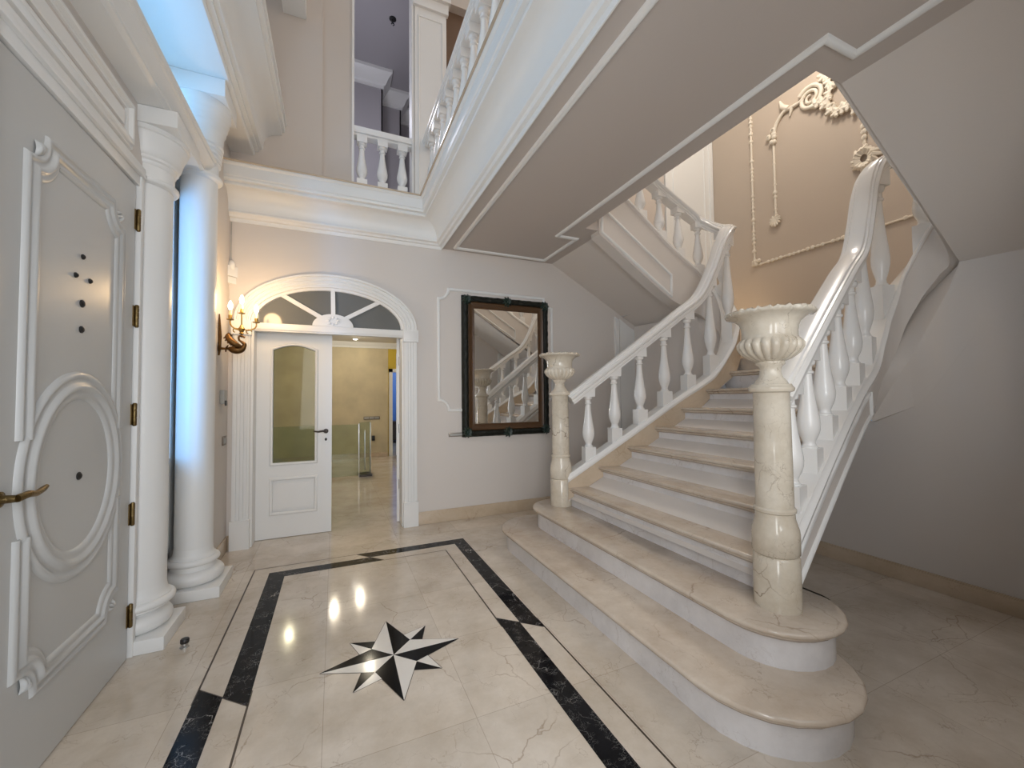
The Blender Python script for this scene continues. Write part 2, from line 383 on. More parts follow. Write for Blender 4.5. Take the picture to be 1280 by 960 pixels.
# ================================================================== STAIRCASE
RI, RUN = .178, .281
NX = {1: 1.37, 2: 1.66}
for k in range(3, 11): NX[k] = 1.962+RUN*(k-3)
def mir(y, far): return y if far else 2*YA-y
def yin(x): return 3.245-.19*(x-1.97)            # far string, stair side
stair = empty('staircase', (1.37, YA, 0), 'cream marble stairs rising from two rounded bottom steps to the landing', 'staircase')
def outline(xf, cxr, cyr, r, xb, off=0.):
    # rounded step: straight front at xf, half-round ends of radius r
    pts = []
    yn = 2*YA-cyr
    for i in range(13):
        a = pi+(pi*.95)*i/12; pts.append((cxr+(r-off)*cos(a), yn+(r-off)*sin(a)))
    pts.append((xb, yn-.1)); pts.append((xb, cyr+.1))
    for i in range(13):
        a = .05*pi+(pi*.95)*i/12; pts.append((cxr+(r-off)*cos(a), cyr+(r-off)*sin(a)))
    return pts
def nosing(poly, z, name, parent, mat='tread_marble'):
    # slab with a rounded edge and a small fillet under it
    m = MB(); c = Vector((sum(p[0] for p in poly)/len(poly), sum(p[1] for p in poly)/len(poly)))
    n = len(poly); rows = []
    P = [Vector(p) for p in poly]
    def inset(dist):
        out = []
        for i in range(n):
            e1 = (P[i]-P[i-1]); e2 = (P[(i+1) % n]-P[i])
            if e1.length < 1e-6: e1 = e2
            if e2.length < 1e-6: e2 = e1
            e1.normalize(); e2.normalize()
            n1 = Vector((-e1.y, e1.x)); n2 = Vector((-e2.y, e2.x)); b = (n1+n2)
            if b.length < 1e-5: b = n1.copy()
            b.normalize(); k = 1/max(.4, b.dot(n1)); out.append(P[i]+b*dist*k)
        return out
    for dist, dz in ((.012, 0), (.003, -.004), (0, -.013), (.003, -.022), (.012, -.027), (.018, -.028), (.018, -.036), (.024, -.040), (.030, -.048), (.034, -.049)):
        rows.append([(p.x, p.y, z+dz) for p in inset(dist)])
    o = len(m.v); m.grid(rows, cv=True)
    m.f.append(tuple(o+i for i in range(n-1, -1, -1))); m.m.append(0)
    m.f.append(tuple(o+(len(rows)-1)*n+i for i in range(n))); m.m.append(0)
    return m.obj(name, mat, parent, smooth=50)
# the two rounded steps
for k, (cxr, cyr, r) in ((1, (1.76, 3.34, .385)), (2, (1.955, 3.275, .30))):
    po = outline(NX[k], cxr, cyr, r, 2.15 if k == 1 else 2.23)
    st = MB().prism(outline(NX[k], cxr, cyr, r, 2.14 if k == 1 else 2.22, .045), RI*(k-1), RI*k-.03).obj('riser', 'riser_marble', stair, smooth=50)
    nosing(po, RI*k, 'tread', stair)
for k in range(3, 11):
    x = NX[k]; xb = NX[k]+RUN+.05 if k < 10 else 5.39
    ya, yb = yin(x)+.02, yin(min(xb, 4))+.02
    y2 = lambda y: 2*YA-y
    MB().prism([(x+.045, y2(ya)), (xb, y2(yb)), (xb, yb), (x+.045, ya)], RI*(k-1)-.03, RI*k-.03).obj('riser', 'riser_marble', stair, smooth=0)
    nosing([(x, y2(ya)), (xb, y2(yb)), (xb, yb), (x, ya)], RI*k, 'tread', stair)
# landing and plastered undersides
m = MB(); m.prism([(4.08, .12), (5.40, .12), (5.40, YB-.01), (4.08, YB-.01), (4.08, 3.06), (3.9, 2.93), (3.9, 1.70), (4.08, 1.57)], RI*10-.25, RI*10-.035)
m.obj('landing', 'tread_marble', stair, smooth=0)
NK = [  # x, y(far side), curb top, rail top, string bottom
 (1.975, 3.30, .64, 1.355, .40), (2.6, 3.155, 1.04, 1.82, .775), (3.1, 3.05, 1.36, 2.195, 1.09), (3.35, 3.005, 1.50, 2.385, 1.24),
 (3.50, 2.975, 1.60, 2.645, 1.38), (3.62, 2.955, 1.75, 2.93, 1.48), (3.74, 2.955, 1.93, 3.11, 1.58), (3.87, 3.01, 2.20, 3.19, 1.80),
 (3.94, 3.14, 2.45, 3.26, 2.04), (3.925, 3.29, 2.64, 3.36, 2.19), (3.82, 3.40, 2.79, 3.465, 2.27), (3.4, 3.43, 3.05, 3.68, 2.49), (2.9, 3.43, 3.40, 3.95, 2.79), (2.45, 3.43, 3.70, 4.22, 3.08)]
def path(far, n=8):
    out = []
    for k, (x, y, a, b, c) in enumerate(catmull(NK, n)):
        out.append((x, mir(y, far), a, b, c+(-.07 if far else .03)*min(1, max(0, k/n-10))))
    return out
def underside(far):
    m = MB(); p = path(far)
    # first flight: between its two strings
    if far:
        rows = [[(x, 2*YA-y, c+.03), (x, y, c+.03)] for x, y, a, b, c in path(True)[:30]]
        m.grid(rows)
    # upper flight
    yw = mir(4.455, far); slope = .60 if far else .64; z0 = 3.05
    xs = [2.52, 2.9, 3.3, 3.8, 4.4]
    m.grid([[(x, mir(3.38, far), z0-slope*(x-2.52)+(.0 if not far else -.02*(x-2.52))), (x, yw, z0-(.55 if far else .66)*(x-2.52))] for x in xs])
    # winder: from the foot of the well string out to the wall, and the swelling of the wall under it
    inn = [q for q in path(far, 8)[8*3-2:8*10+1]]
    cre = [(1.741, 1.16), (1.723, 1.215), (1.635, 1.40), (1.513, 1.63), (1.398, 1.87), (1.312, 2.04), (1.261, 2.19), (1.24, 2.27)]
    n = len(inn); outr = []
    for i in range(n):
        t = i/(n-1)*(len(cre)-1); k = min(int(t), len(cre)-2); t -= k
        yy = cre[k][0]*(1-t)+cre[k+1][0]*t; zz = cre[k][1]*(1-t)+cre[k+1][1]*t
        outr.append((3.7985-.05*max(0, 1-i/(n*.40)), mir(2*YA-yy, far), zz))
    m.grid([[(q[0], q[1], q[4]+.012) for q in inn], outr])
    low = []
    for i in range(n):
        t = i/(n-1); yy = 1.741-.55*t; zz = 1.147+.145*min(1, t*2)+.9*max(0, t-.5)
        low.append((outr[i][0], mir(2*YA-yy, far), min(zz, outr[i][2]-.004)))
    MB().grid([outr, low]).obj('underside', 'wall_paint', stair, smooth=0); MB().grid([low, [(3.80, y, z) for x, y, z in low]]).obj('underside', 'wall_paint', stair, smooth=0)
    return m.obj('underside', 'wall_paint', stair, smooth=60)
underside(True); underside(False)
# upper flights (treads on both sides, seen edge-on from below)
for far in (True, False):
    for k in range(9):
        x1 = 4.75-k*RUN; x0 = x1-RUN-.03; z = RI*(11+k)
        ya, yb = sorted((mir(3.48, far), mir(4.45, far)))
        MB().box(x0, x1, ya, yb, z-.045, z).obj('riser', 'riser_marble', stair, smooth=0)
# marble wall strings along the treads
for far in (True, False):
    m = MB(); top, bot, tin = [], [], []
    p = path(far, 8)[:8*7+1]; u = .075 if far else -.075
    for i in range(len(p)):
        a = Vector(p[max(i-1, 0)][:2]); b = Vector(p[min(i+1, len(p)-1)][:2]); t = (b-a).normalized(); r = Vector((t.y, -t.x)); c = Vector(p[i][:2])
        q = c+r*(u*1.12); q2 = c+r*(u*.8); z = p[i][2]-.062
        tin.append((q2.x, q2.y, z)); top.append((q.x, q.y, z)); bot.append((q.x, q.y, p[i][4]+.02))
    m.grid([tin, top, bot]); m.obj('wall_string', 'string_marble', stair, smooth=30)
# ---- balustrades
BAL = [(.036, 0), (.036, .012), (.030, .02), (.026, .045), (.030, .07), (.040, .11), (.048, .16), (.0505, .21), (.047, .27), (.039, .36), (.031, .46), (.025, .56), (.022, .64), (.021, .66), (.029, .67), (.030, .685), (.023, .695), (.022, .73), (.034, .745), (.037, .765), (.037, .78)]
def baluster_mesh(h, slope_b, slope_t, name='baluster', ang=0., blk=.052, k=1.15):
    # unit: square foot block, turned vase, square head block; the foot and head follow the slope
    m = MB(); zb0, zb1 = .11*h/.7, h-.085*h/.7
    def block(z0, z1, s0, s1):
        b = blk; vs = []
        for sx, sy in ((-1,-1), (1,-1), (1,1), (-1,1)): vs.append((sx*b, sy*b, z0+s0*sx*b))
        for sx, sy in ((-1,-1), (1,-1), (1,1), (-1,1)): vs.append((sx*b, sy*b, z1+s1*sx*b))
        m.add(vs, [(0,3,2,1),(4,5,6,7),(0,1,5,4),(1,2,6,5),(2,3,7,6),(3,0,4,7)])
    block(-.03, zb0, slope_b, 0); block(zb1, h+.03, 0, slope_t)
    m.lathe([(r*k, zb0+z/.78*(zb1-zb0)) for r, z in BAL], seg=16)
    if ang:
        c, s_ = cos(ang), sin(ang); m.v = [(x*c-y*s_, x*s_+y*c, z) for x, y, z in m.v]
    return m
RAIL_R = [(.055, -.10), (.055, -.086), (.064, -.080), (.066, -.064), (.060, -.058), (.074, -.052), (.082, -.042), (.082, -.030), (.074, -.022), (.064, -.019), (.062, -.010), (.050, -.008), (.044, .002), (.024, .007)]
RAIL = RAIL_R+[(-u, v) for u, v in reversed(RAIL_R)]
def balustrade(far):
    lab = 'white stair balustrade along the back wall, curving up to the gallery' if far else 'white stair balustrade nearest the right, rising from the big urn newel'
    root = empty('stair_balustrade', (1.975, mir(3.325, far), .35), lab, 'balustrade', 'stair balustrades')
    p = path(far, 8)
    # string: rectangular section with moulded top, depth varies
    m = MB(); rows = []
    sgn = 1
    n = len(p)
    for i in range(n):
        a = Vector(p[max(i-1, 0)][:2]); b = Vector(p[min(i+1, n-1)][:2]); t = (b-a).normalized(); r = Vector((t.y, -t.x))
        x, y, zt, zr, zb = p[i]; c = Vector((x, y)); h = zt-zb
        prof = [(-.072, zb), (.072, zb), (.072, zb+.03), (.072, zt-.075), (.080, zt-.066), (.088, zt-.05), (.088, zt-.035), (.078, zt-.022), (.070, zt-.012), (.066, zt), (-.066, zt), (-.070, zt-.012), (-.078, zt-.022), (-.088, zt-.035), (-.088, zt-.05), (-.080, zt-.066), (-.072, zt-.075), (-.072, zb+.03)]
        rows.append([(*(c+r*u), z) for u, z in prof])
    m.grid([r_[4:15] for r_ in rows]); m.grid([r_[14:]+r_[:5] for r_ in rows], mi=1)
    for r_ in (rows[0], rows[-1]): m.add(r_, [tuple(range(18))], 1)
    m.obj('string', ['white_gloss', 'wall_paint'], root, smooth=35)
    # bead panels on the outer face of the string
    def side(i, u, fz):
        a = Vector(p[max(i-1, 0)][:2]); b = Vector(p[min(i+1, n-1)][:2]); t = (b-a).normalized(); r = Vector((t.y, -t.x))
        x, y, zt, zr, zb = p[i]; c = Vector((x, y))+r*u; return (c.x, c.y, zb+(zt-.08-zb)*fz)
    u = -.074 if far else .074       # outer side of the first flight = well side
    for i0, i1, f0, f1 in ((1, 22, .07, .90), (8*11, 8*12+7, .07, .50)):
        loop = [side(i, u, f1) for i in range(i0, i1+1)]+[side(i, u, f0) for i in range(i1, i0-1, -1)]
        if i0 > 80:
            A_, B_, C_, D_ = (Vector(q) for q in (side(i0, u, f1), side(i1, u, f1), side(i1, u, f0), side(i0, u, f0)))
            loop = [tuple(P0.lerp(P1, k/6)) for P0, P1 in ((A_, B_), (B_, C_), (C_, D_), (D_, A_)) for k in range(6)]
        bm_ = MB(); bm_.tube(loop, .015, 6, closed=True); bm_.obj('panel_bead', 'white_paint', root, smooth=60)
    # handrail
    r0 = MB(); pr_ = [(x, y, zr) for x, y, zt, zr, zb in p]
    t0 = (Vector(pr_[1])-Vector(pr_[0])).normalized()
    start = Vector(pr_[0])+t0*.03
    r0.sweep([tuple(start)]+pr_[1:], RAIL, plumb=False); r0.obj('handrail', 'white_gloss', root, smooth=40)
    # balusters
    L = [0]
    for i in range(1, n): L.append(L[-1]+(Vector(p[i][:2])-Vector(p[i-1][:2])).length)
    s = .235
    while s < L[-1]-.05:
        i = max(k for k in range(n) if L[k] <= s); i = min(i, n-2); t = (s-L[i])/(L[i+1]-L[i])
        q = [p[i][j]*(1-t)+p[i+1][j]*t for j in range(5)]
        dv = Vector(p[i+1][:2])-Vector(p[i][:2]); ang = math.atan2(dv.y, dv.x); ds = dv.length
        sb = (p[i+1][2]-p[i][2])/ds; stp = (p[i+1][3]-p[i][3])/ds
        h = q[3]-.085-q[2]
        b = baluster_mesh(h, min(sb, 1.2), min(stp, 1.2), ang=ang)
        b.v = [(x+q[0], y+q[1], z+q[2]) for x, y, z in b.v]
        b.obj('baluster', 'white_gloss', root, smooth=35)
        s += .268
    return root
balustrade(True); balustrade(False)
# ---- newel posts with carved urns
def newel(y, label):
    root = empty('newel_post', (1.945, y, 2*RI), label, 'newel post', 'marble newel posts at the stair foot')
    c = (1.945, y, 0); z0 = 2*RI
    MB().lathe([(.099, z0), (.100, z0+.01), (.098, .592), (.092, .601), (.088, .604)], c).obj('plinth', 'newel_marble', root)
    MB().lathe([(.088, .602), (.094, .606), (.100, .613), (.101, .70), (.098, .725), (.092, .745), (.084, .775), (.083, .80), (.089, .806), (.090, .818), (.084, .826)], c).obj('collar', 'newel_marble', root)
    MB().lathe([(.0805, .82), (.079, 1.1), (.077, 1.368), (.080, 1.372), (.093, 1.376), (.097, 1.384), (.097, 1.394), (.090, 1.402), (.085, 1.412), (.055, 1.415)], c).obj('shaft', 'newel_marble', root)
    def gad(r, z, a, k):
        if 7 <= k <= 12:
            w = [.25, .75, 1, 1, .8, .35][k-7]; return r*(1-.13*w*(1-abs(sin(a*10)))**1.6), z
        if k >= 20: 
            return r*(1+.008*sin(a*17)+.008*sin(a*37+1)), z+.004*sin(a*29)*(1 if k > 21 else .5)+.003*sin(a*47)
        return r, z
    prof = [(.074, 1.412), (.068, 1.425), (.052, 1.445), (.045, 1.470), (.047, 1.495), (.062, 1.508), (.063, 1.518),
            (.060, 1.522), (.092, 1.535), (.125, 1.560), (.142, 1.588), (.143, 1.608), (.130, 1.626),
            (.121, 1.632), (.118, 1.645), (.118, 1.665), (.121, 1.69), (.130, 1.712), (.150, 1.730), (.172, 1.740), (.186, 1.745), (.190, 1.752), (.186, 1.762), (.170, 1.766), (.150, 1.758), (.125, 1.74), (.100, 1.68), (.06, 1.64)]
    u = MB().lathe(prof, c, seg=120, mod=gad).obj('urn', 'newel_marble', root, smooth=50)
newel(3.325, 'cream marble newel post with urn, by the mirror')
newel(2*YA-3.325, 'large cream marble newel post with urn, at the near right of the steps')

# ================================================================== ARCHED DOORWAY
dr = empty('door_1', (ARX, YB, 0), 'arched white double doorway with fanlight and one glazed leaf shut', 'door', None, 'structure')
m = MB()
def casing_leg(x0, x1):
    m.box(x0-.01, x1+.01, YB-.045, YB, 0, .26); m.box(x0, x1, YB-.02, YB, .26, 1.97)
    w = (x1-x0)
    for i in range(4):
        a = x0+w*(.10+.21*i); m.box(a, a+w*.15, YB-.032, YB-.02, .26, 1.97)
    m.box(x0-.012, x1+.012, YB-.05, YB, 1.97, 2.10)
    m.add([(x0, YB-.05, 1.985), (x1, YB-.05, 1.985), (x1, YB-.05, 2.085), (x0, YB-.05, 2.085), ((x0+x1)/2, YB-.07, 2.035)], [(0, 1, 4), (1, 2, 4), (2, 3, 4), (3, 0, 4)])
casing_leg(-.86, -.725); casing_leg(.681, .816)
N = 40; prof = [(0, 0), (0, -.03), (.12, -.03), (.16, -.02), (.22, -.02), (.28, -.032), (.42, -.032), (.46, -.022), (.52, -.022), (.56, -.034), (.70, -.034), (.74, -.024), (.80, -.024), (.84, -.042), (.97, -.042), (1.0, -.03), (1.0, 0)]
rows = []
for i in range(N+1):
    t = pi-pi*i/N
    xi, zi = ARX+.703*cos(t), 2.10+.385*sin(t); xo, zo = ARX+.838*cos(t), 2.10+.515*sin(t)
    rows.append([(xi+(xo-xi)*a, YB+b, zi+(zo-zi)*a) for a, b in prof])
m.grid(rows)
m.obj('casing', 'white_paint', dr, smooth=30)
m = MB(); m.box(-.725, .681, YB-.01, YB+.06, 2.015, 2.095); m.box(-.725, .681, YB-.022, YB-.01, 2.03, 2.07); m.box(-.725, .681, YB+.06, YB+.2, 2.045, 2.095)
for x0, x1 in ((-.725, -.70), (.66, .681)): m.box(x0, x1, YB+.0, YB+.2, 0, 2.02)
m.obj('transom', 'white_paint', dr, bevel=.004)
m = MB()
def bar(a, b, w=.02):
    a, b = Vector(a), Vector(b); t = (b-a).normalized(); n = Vector((-t.y, t.x))*w
    m.prism([tuple(a-n), tuple(b-n), tuple(b+n), tuple(a+n)], YB+.0, YB+.05, axis='y')
c = (ARX+.005, 2.095)
bar((c[0], c[1]+.1), (c[0]-.005, c[1]+.39)); bar((c[0]-.1, c[1]+.08), (-.485, 2.385)); bar((c[0]+.1, c[1]+.08), (.435, 2.385))
sr = [(ARX+.703*cos(pi-pi*i/30), 2.10+.385*sin(pi*i/30)) for i in range(31)]; si = [(ARX+.672*cos(pi-pi*i/30), 2.10+.358*sin(pi*i/30)) for i in range(31)]
m.grid([[(x, YB-.005, z) for x, z in sr], [(x, YB-.005, z) for x, z in si], [(x, YB+.06, z) for x, z in si]])
m.obj('fanlight_bars', 'white_paint', dr, smooth=0)
m = MB(); m.prism([(c[0]+.19*cos(pi*i/20), c[1]+.125*sin(pi*i/20)) for i in range(21)], YB-.012, YB+.05, axis='y')
fr = m.obj('fan_boss', 'white_paint', dr, smooth=40, bevel=.003)
m = MB()
for k in range(9):
    a = pi*k/8; m.ball((c[0]+.045*cos(a*2), YB-.016, c[1]+.055+.035*sin(a*2)), .014, 8, 5, sc=(1, .5, 1))
    m.tube([(c[0]+.03*cos(a*2.2), YB-.014, c[1]+.055+.02*sin(a*2.2)), (c[0]+.075*cos(a*2.2+.6), YB-.014, c[1]+.055+.04*sin(a*2.2+.6))], .006, 5)
m.obj('rosette', 'white_paint', fr)
m = MB(); m.prism([(ARX+.70*cos(pi*i/30), 2.095+.385*sin(pi*i/30)) for i in range(31)], YB+.022, YB+.028, axis='y'); m.obj('fanlight_glass', 'fan_glass', dr, smooth=0)
# left leaf (shut)
def leaf_mesh(w, h=2.035, th=.04):
    # local: x 0..w from hinge, y 0..th, z
    m = MB(); gx0, gx1, gz0, gz1 = .15, w-.145, .72, 1.86; px0, px1, pz0, pz1 = .15, w-.145, .235, .575
    rise = .055; N = 12
    top = [(gx0+(gx1-gx0)*i/N, gz1+rise*sin(pi*i/N)) for i in range(N+1)]
    m.box(0, w, 0, th, 0, pz0); m.box(0, px0, 0, th, pz0, h); m.box(px1, w, 0, th, pz0, h); m.box(px0, px1, 0, th, pz1, gz0)
    for y in (0, th): m.grid([[(x, y, z) for x, z in top], [(x, y, h) for x, z in top]])
    m.grid([[(x, 0, z) for x, z in top], [(x, th, z) for x, z in top]]); m.add([(gx0, 0, h), (gx1, 0, h), (gx1, th, h), (gx0, th, h)], [(0, 1, 2, 3)])
    m.box(px0, px1, .012, th-.012, pz0, pz1)
    return m, top, (gx0, gx1, gz0, gz1), (px0, px1, pz0, pz1)
def leaf(x, y, ang, label, mirror=False):
    M_ = Matrix.Translation((x, y, .005)) @ Matrix.Rotation(ang, 4, 'Z') @ Matrix.Scale(-1 if mirror else 1, 4, (1, 0, 0))
    def put(mb): mb.v = [tuple(M_ @ Vector(v)) for v in mb.v]; return mb
    m, top, g, pz = leaf_mesh(.695)
    lf = put(m).obj('door_leaf', 'white_paint', dr, smooth=0); lf['label'] = label
    m = MB(); b = [(g[0], g[2]), (g[1], g[2])]+[(x_, z_) for x_, z_ in reversed(top)]
    for yy, sg in ((0., -1), (.04, 1)): mitred(m, b, lambda p_, q_, h: (p_, yy+sg*h, q_), beadp(.014))
    put(m).obj('glazing_bead', 'white_paint', lf, smooth=60)
    m = MB(); m.prism(b, .018, .022, axis='y'); put(m).obj('pane', 'door_glass', lf, smooth=0)
    m = MB(); 
    mitred(m, [(pz[0], pz[2]), (pz[1], pz[2]), (pz[1], pz[3]), (pz[0], pz[3])], lambda p_, q_, h: (p_, .004-h, q_), beadp(.016))
    m.prism([(pz[0]+.045, pz[2]+.045), (pz[1]-.045, pz[2]+.045), (pz[1]-.045, pz[3]-.045), (pz[0]+.045, pz[3]-.045)], .002, .013, axis='y')
    put(m).obj('panel', 'white_paint', lf, smooth=60)
    m = MB(); m.lathe([(.024, 0), (.024, .008), (.012, .01), (.011, .04)], seg=16); m.v = [(v[0], -v[2], v[1]) for v in m.v]
    m.tube([(0, -.04, 0), (-.03, -.045, .004), (-.07, -.043, -.003), (-.115, -.04, .004)], [.011, .010, .009, .007], 8); m.ball((0, -.004, -.085), .012, 8, 6, sc=(1, .5, 1.3))
    m.v = [(a+.695-.055, b_, c_+1.03) for a, b_, c_ in m.v]; put(m).obj('door_handle', 'dark_metal', lf, smooth=50, label='dark metal lever handle')
    return lf
leaf(-.722, YB+.165, R(0), 'shut glazed leaf')
leaf(.672, YB+.20, R(79), 'open leaf seen edge on')
for z in (.42, 1.03, 1.78):
    m = MB(); m.lathe([(.009, -.05), (.009, .05)], (.660, YB+.19, z), 10); m.obj('hinge', 'steel', dr)

# ================================================================== ENTRANCE DOOR
ed = empty('door_2', (XL, 2.82, 0), 'white panelled entrance door with oval moulding and brass lever', 'door', None, 'structure')
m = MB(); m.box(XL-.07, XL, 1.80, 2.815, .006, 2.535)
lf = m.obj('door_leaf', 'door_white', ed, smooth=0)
DY, DZ = 2.325, 1.058
MOLD = [(-.056, 0), (-.052, .008), (-.044, .014), (-.034, .014), (-.028, .008), (-.018, .006), (-.010, .010), (-.004, .018), (.004, .021), (.012, .019), (.018, .012), (.024, .009), (.034, .011), (.044, .009), (.052, .004), (.054, 0)]
fd = lambda a, b, h: (XL+h, a, b)
m = MB()
mitred(m, [(DY+.315*cos(2*pi*i/64), DZ+.37*sin(2*pi*i/64)) for i in range(64)], fd, [(u*1.1, v*1.15) for u, v in MOLD])
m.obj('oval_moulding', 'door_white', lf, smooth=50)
yl, yr, zl, zh = 2.0, 2.645, .345, 2.315; q_ = .105
def scallop(yc, zc_, sy, sz, rev):
    t_ = [pi/2*i/8 for i in range(9)]; pts = [(yc+sy*q_*cos(t), zc_+sz*q_*sin(t)) for t in t_]
    return pts[::-1] if rev else pts
m = MB()
up_ = [(yr, DZ+.17)]+scallop(yr, zh, -1, -1, True)+scallop(yl, zh, 1, -1, False)+[(yl, DZ+.17)]
lo_ = [(yl, DZ-.17)]+scallop(yl, zl, 1, 1, True)+scallop(yr, zl, -1, 1, False)+[(yr, DZ-.17)]
for L_ in (up_, lo_): mitred(m, L_, fd, [(u*.85, v) for u, v in MOLD], closed=False)
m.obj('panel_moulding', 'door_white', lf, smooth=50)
for (yc, zc_, sy, sz) in ((yl, zh, 1, -1), (yr, zh, -1, -1), (yl, zl, 1, 1), (yr, zl, -1, 1)):
    m = MB(); rows = []
    for i in range(25):
        t = pi/2*i/24; r_ = .062
        rows.append([(XL+(.006+.016*abs(sin(t*6)))*sin(pi*min(1, k/7+.05)), yc+sy*(.004+r_*k/7*cos(t)), zc_+sz*(.004+r_*k/7*sin(t))) for k in range(8)])
    m.grid(rows); m.obj('corner_shell', 'door_white', lf, smooth=60)
for y, z, r in ((2.326, 1.986, .009), (2.277, 1.893, .009), (2.386, 1.896, .009), (2.329, 1.783, .013), (2.328, 1.671, .012), (2.337, 1.045, .013)):
    mb = MB().lathe([(r*1.3, 0), (r*1.3, .004), (r, .006), (r*.8, .009), (r*.3, .011)], seg=12)
    mb.v = [(XL+c3, y+a3, z+b3) for a3, b3, c3 in mb.v]
    mb.obj('door_stud', 'black_plastic', lf, label='small dark screw cap')
m = MB(); m.lathe([(.026, 0), (.026, .006), (.014, .010), (.012, .045)], seg=16); m.v = [(XL+c3, 1.885+a3, 1.045+b3) for a3, b3, c3 in m.v]
m.tube([(XL+.045, 1.885, 1.045), (XL+.055, 1.92, 1.052), (XL+.052, 1.965, 1.044), (XL+.05, 2.005, 1.052), (XL+.047, 2.03, 1.058)], [.013, .012, .010, .010, .007], 10)
m.obj('door_handle', 'old_brass', lf, smooth=50, label='brass lever handle')
for z in (2.352, 1.823, 1.29, .758, .223):
    m = MB(); m.lathe([(.006, -.062), (.010, -.056), (.010, -.02), (.0085, -.019), (.0085, -.017), (.010, -.016), (.010, .02), (.0085, .021), (.0085, .023), (.010, .024), (.010, .056), (.006, .062)], (XL+.010, 2.828, z), 12)
    m.box(XL-.002, XL+.004, 2.805, 2.828, z-.055, z+.055); m.obj('hinge', 'old_brass', ed, smooth=50, label='brass butt hinge')
m = MB(); m.box(XL-.15, XL-.075, 1.74, 2.87, 0, 2.66); m.box(XL-.1, XL+.02, 2.832, 2.866, 0, 2.66); m.box(XL-.1, XL+.02, 1.74, 1.795, 0, 2.66)
m.box(XL-.1, XL+.012, 1.795, 2.835, 2.545, 2.60); m.box(XL-.1, XL+.03, 1.74, 2.87, 2.60, 2.625); m.box(XL-.1, XL+.022, 1.74, 2.87, 2.625, 2.66)
m.obj('door_frame', 'white_paint', ed, bevel=.004)
# overdoor panel and entablature on the columns
m = MB(); mitred(m, [(1.84, 2.715), (2.70, 2.715), (2.70, 2.905), (1.84, 2.905)], lambda a, b, h: (XL+h, a, b), [(-.03, 0), (-.026, .016), (-.012, .02), (-.006, .03), (.012, .03), (.018, .014), (.03, .010), (.03, 0)]); m.box(XL-.02, XL+.012, 1.90, 2.64, 2.775, 2.845)
struct(m.obj('trim_4', 'white_paint', smooth=50), 'white framed panel above the entrance door', 'moulding')
m = MB()
ent = [(XL-.18, 3.0), (-.885, 3.0), (-.875, 3.008), (-.862, 3.012), (-.862, 3.03), (-.85, 3.04), (-.835, 3.05), (-.822, 3.07), (-.812, 3.075), (-.812, 3.10), (-.80, 3.11), (XL-.18, 3.11)]
m.prism([(x, z) for x, z in ent], -.9, 3.545, axis='y')
struct(m.obj('trim_5', 'white_paint', smooth=30), 'white entablature over the entrance door ending at the taller column', 'entablature')
# ---- columns
def column(x, y, r, zcap0, ztop, ph, label):
    root = empty('column', (x, y, 0), label, 'column', 'white columns beside the entrance', 'thing')
    m = MB(); m.box(x-ph, x+ph, y-ph, y+ph, 0, .075); m.obj('plinth', 'white_paint', root, bevel=.006)
    def tor(rc, zc2, rr, n=8): return [(rc+rr*cos(-pi/2+pi*i/n), zc2+rr*sin(-pi/2+pi*i/n)) for i in range(n+1)]
    e = ph-.015
    base = [(e-.045, .075)]+tor(e-.05, .125, .048)+[(e-.05, .178), (r+.02, .195), (r+.018, .205)]+tor(r+.022, .228, .022)+[(r+.022, .255), (r+.012, .262), (r+.004, .285), (r, .32)]
    MB().lathe(base, (x, y, 0), 48).obj('base', 'white_paint', root)
    MB().lathe([(r, .318), (r, 1.2), (r*.995, zcap0+.03)], (x, y, 0), 48).obj('shaft', 'white_paint', root)
    H_ = ztop-zcap0; k = H_/.40
    cap = [(r, zcap0)]+[(a, zcap0+b*k) for a, b in tor(r+.012, .022, .016)]+[(r+.006, zcap0+.042*k), (r+.004, zcap0+.11*k), (r+.012, zcap0+.118*k), (r+.014, zcap0+.132*k), (r+.024, zcap0+.14*k), (r+.024, zcap0+.155*k), (r+.034, zcap0+.165*k), (r+.040, zcap0+.19*k), (r+.052, zcap0+.23*k), (r+.066, zcap0+.26*k), (r+.066, zcap0+.275*k), (r+.074, zcap0+.28*k), (r+.074, zcap0+.31*k)]
    if k > 1.4:
        cap = [(r, zcap0)]+[(a, zcap0+b) for a, b in tor(r+.010, .03, .020)]+[(r+.004, zcap0+.055), (r+.003, zcap0+.12)]
        for q_ in range(5): cap += [(r+.004+.004*q_, zcap0+.13+.032*q_), (r+.016+.004*q_, zcap0+.142+.032*q_), (r+.016+.004*q_, zcap0+.156+.032*q_)]
        cap += [(r+.028, zcap0+.30), (r+.032, zcap0+.36)]
        for q_ in range(4): cap += [(r+.036+.010*q_, zcap0+.38+.04*q_), (r+.046+.010*q_, zcap0+.395+.04*q_), (r+.046+.010*q_, zcap0+.413+.04*q_)]
        cap += [(r+.076, zcap0+.545), (r+.076, zcap0+.575)]
    MB().lathe(cap, (x, y, 0), 48).obj('capital', 'white_paint', root)
    m = MB(); w = r+.078; m.box(x-w, x+w, y-w, y+w, (zcap0+.305*k if k < 1.4 else zcap0+.572), ztop); m.obj('abacus', 'white_paint', root, bevel=.004)
column(-1.03, 3.02, .130, 2.60, 2.998, .180, 'shorter white column beside the door hinges, under the entablature')
column(-.925, 3.63, .113, 2.98, 3.678, .200, 'taller white column lit blue, between the narrow window and the wall sconce')
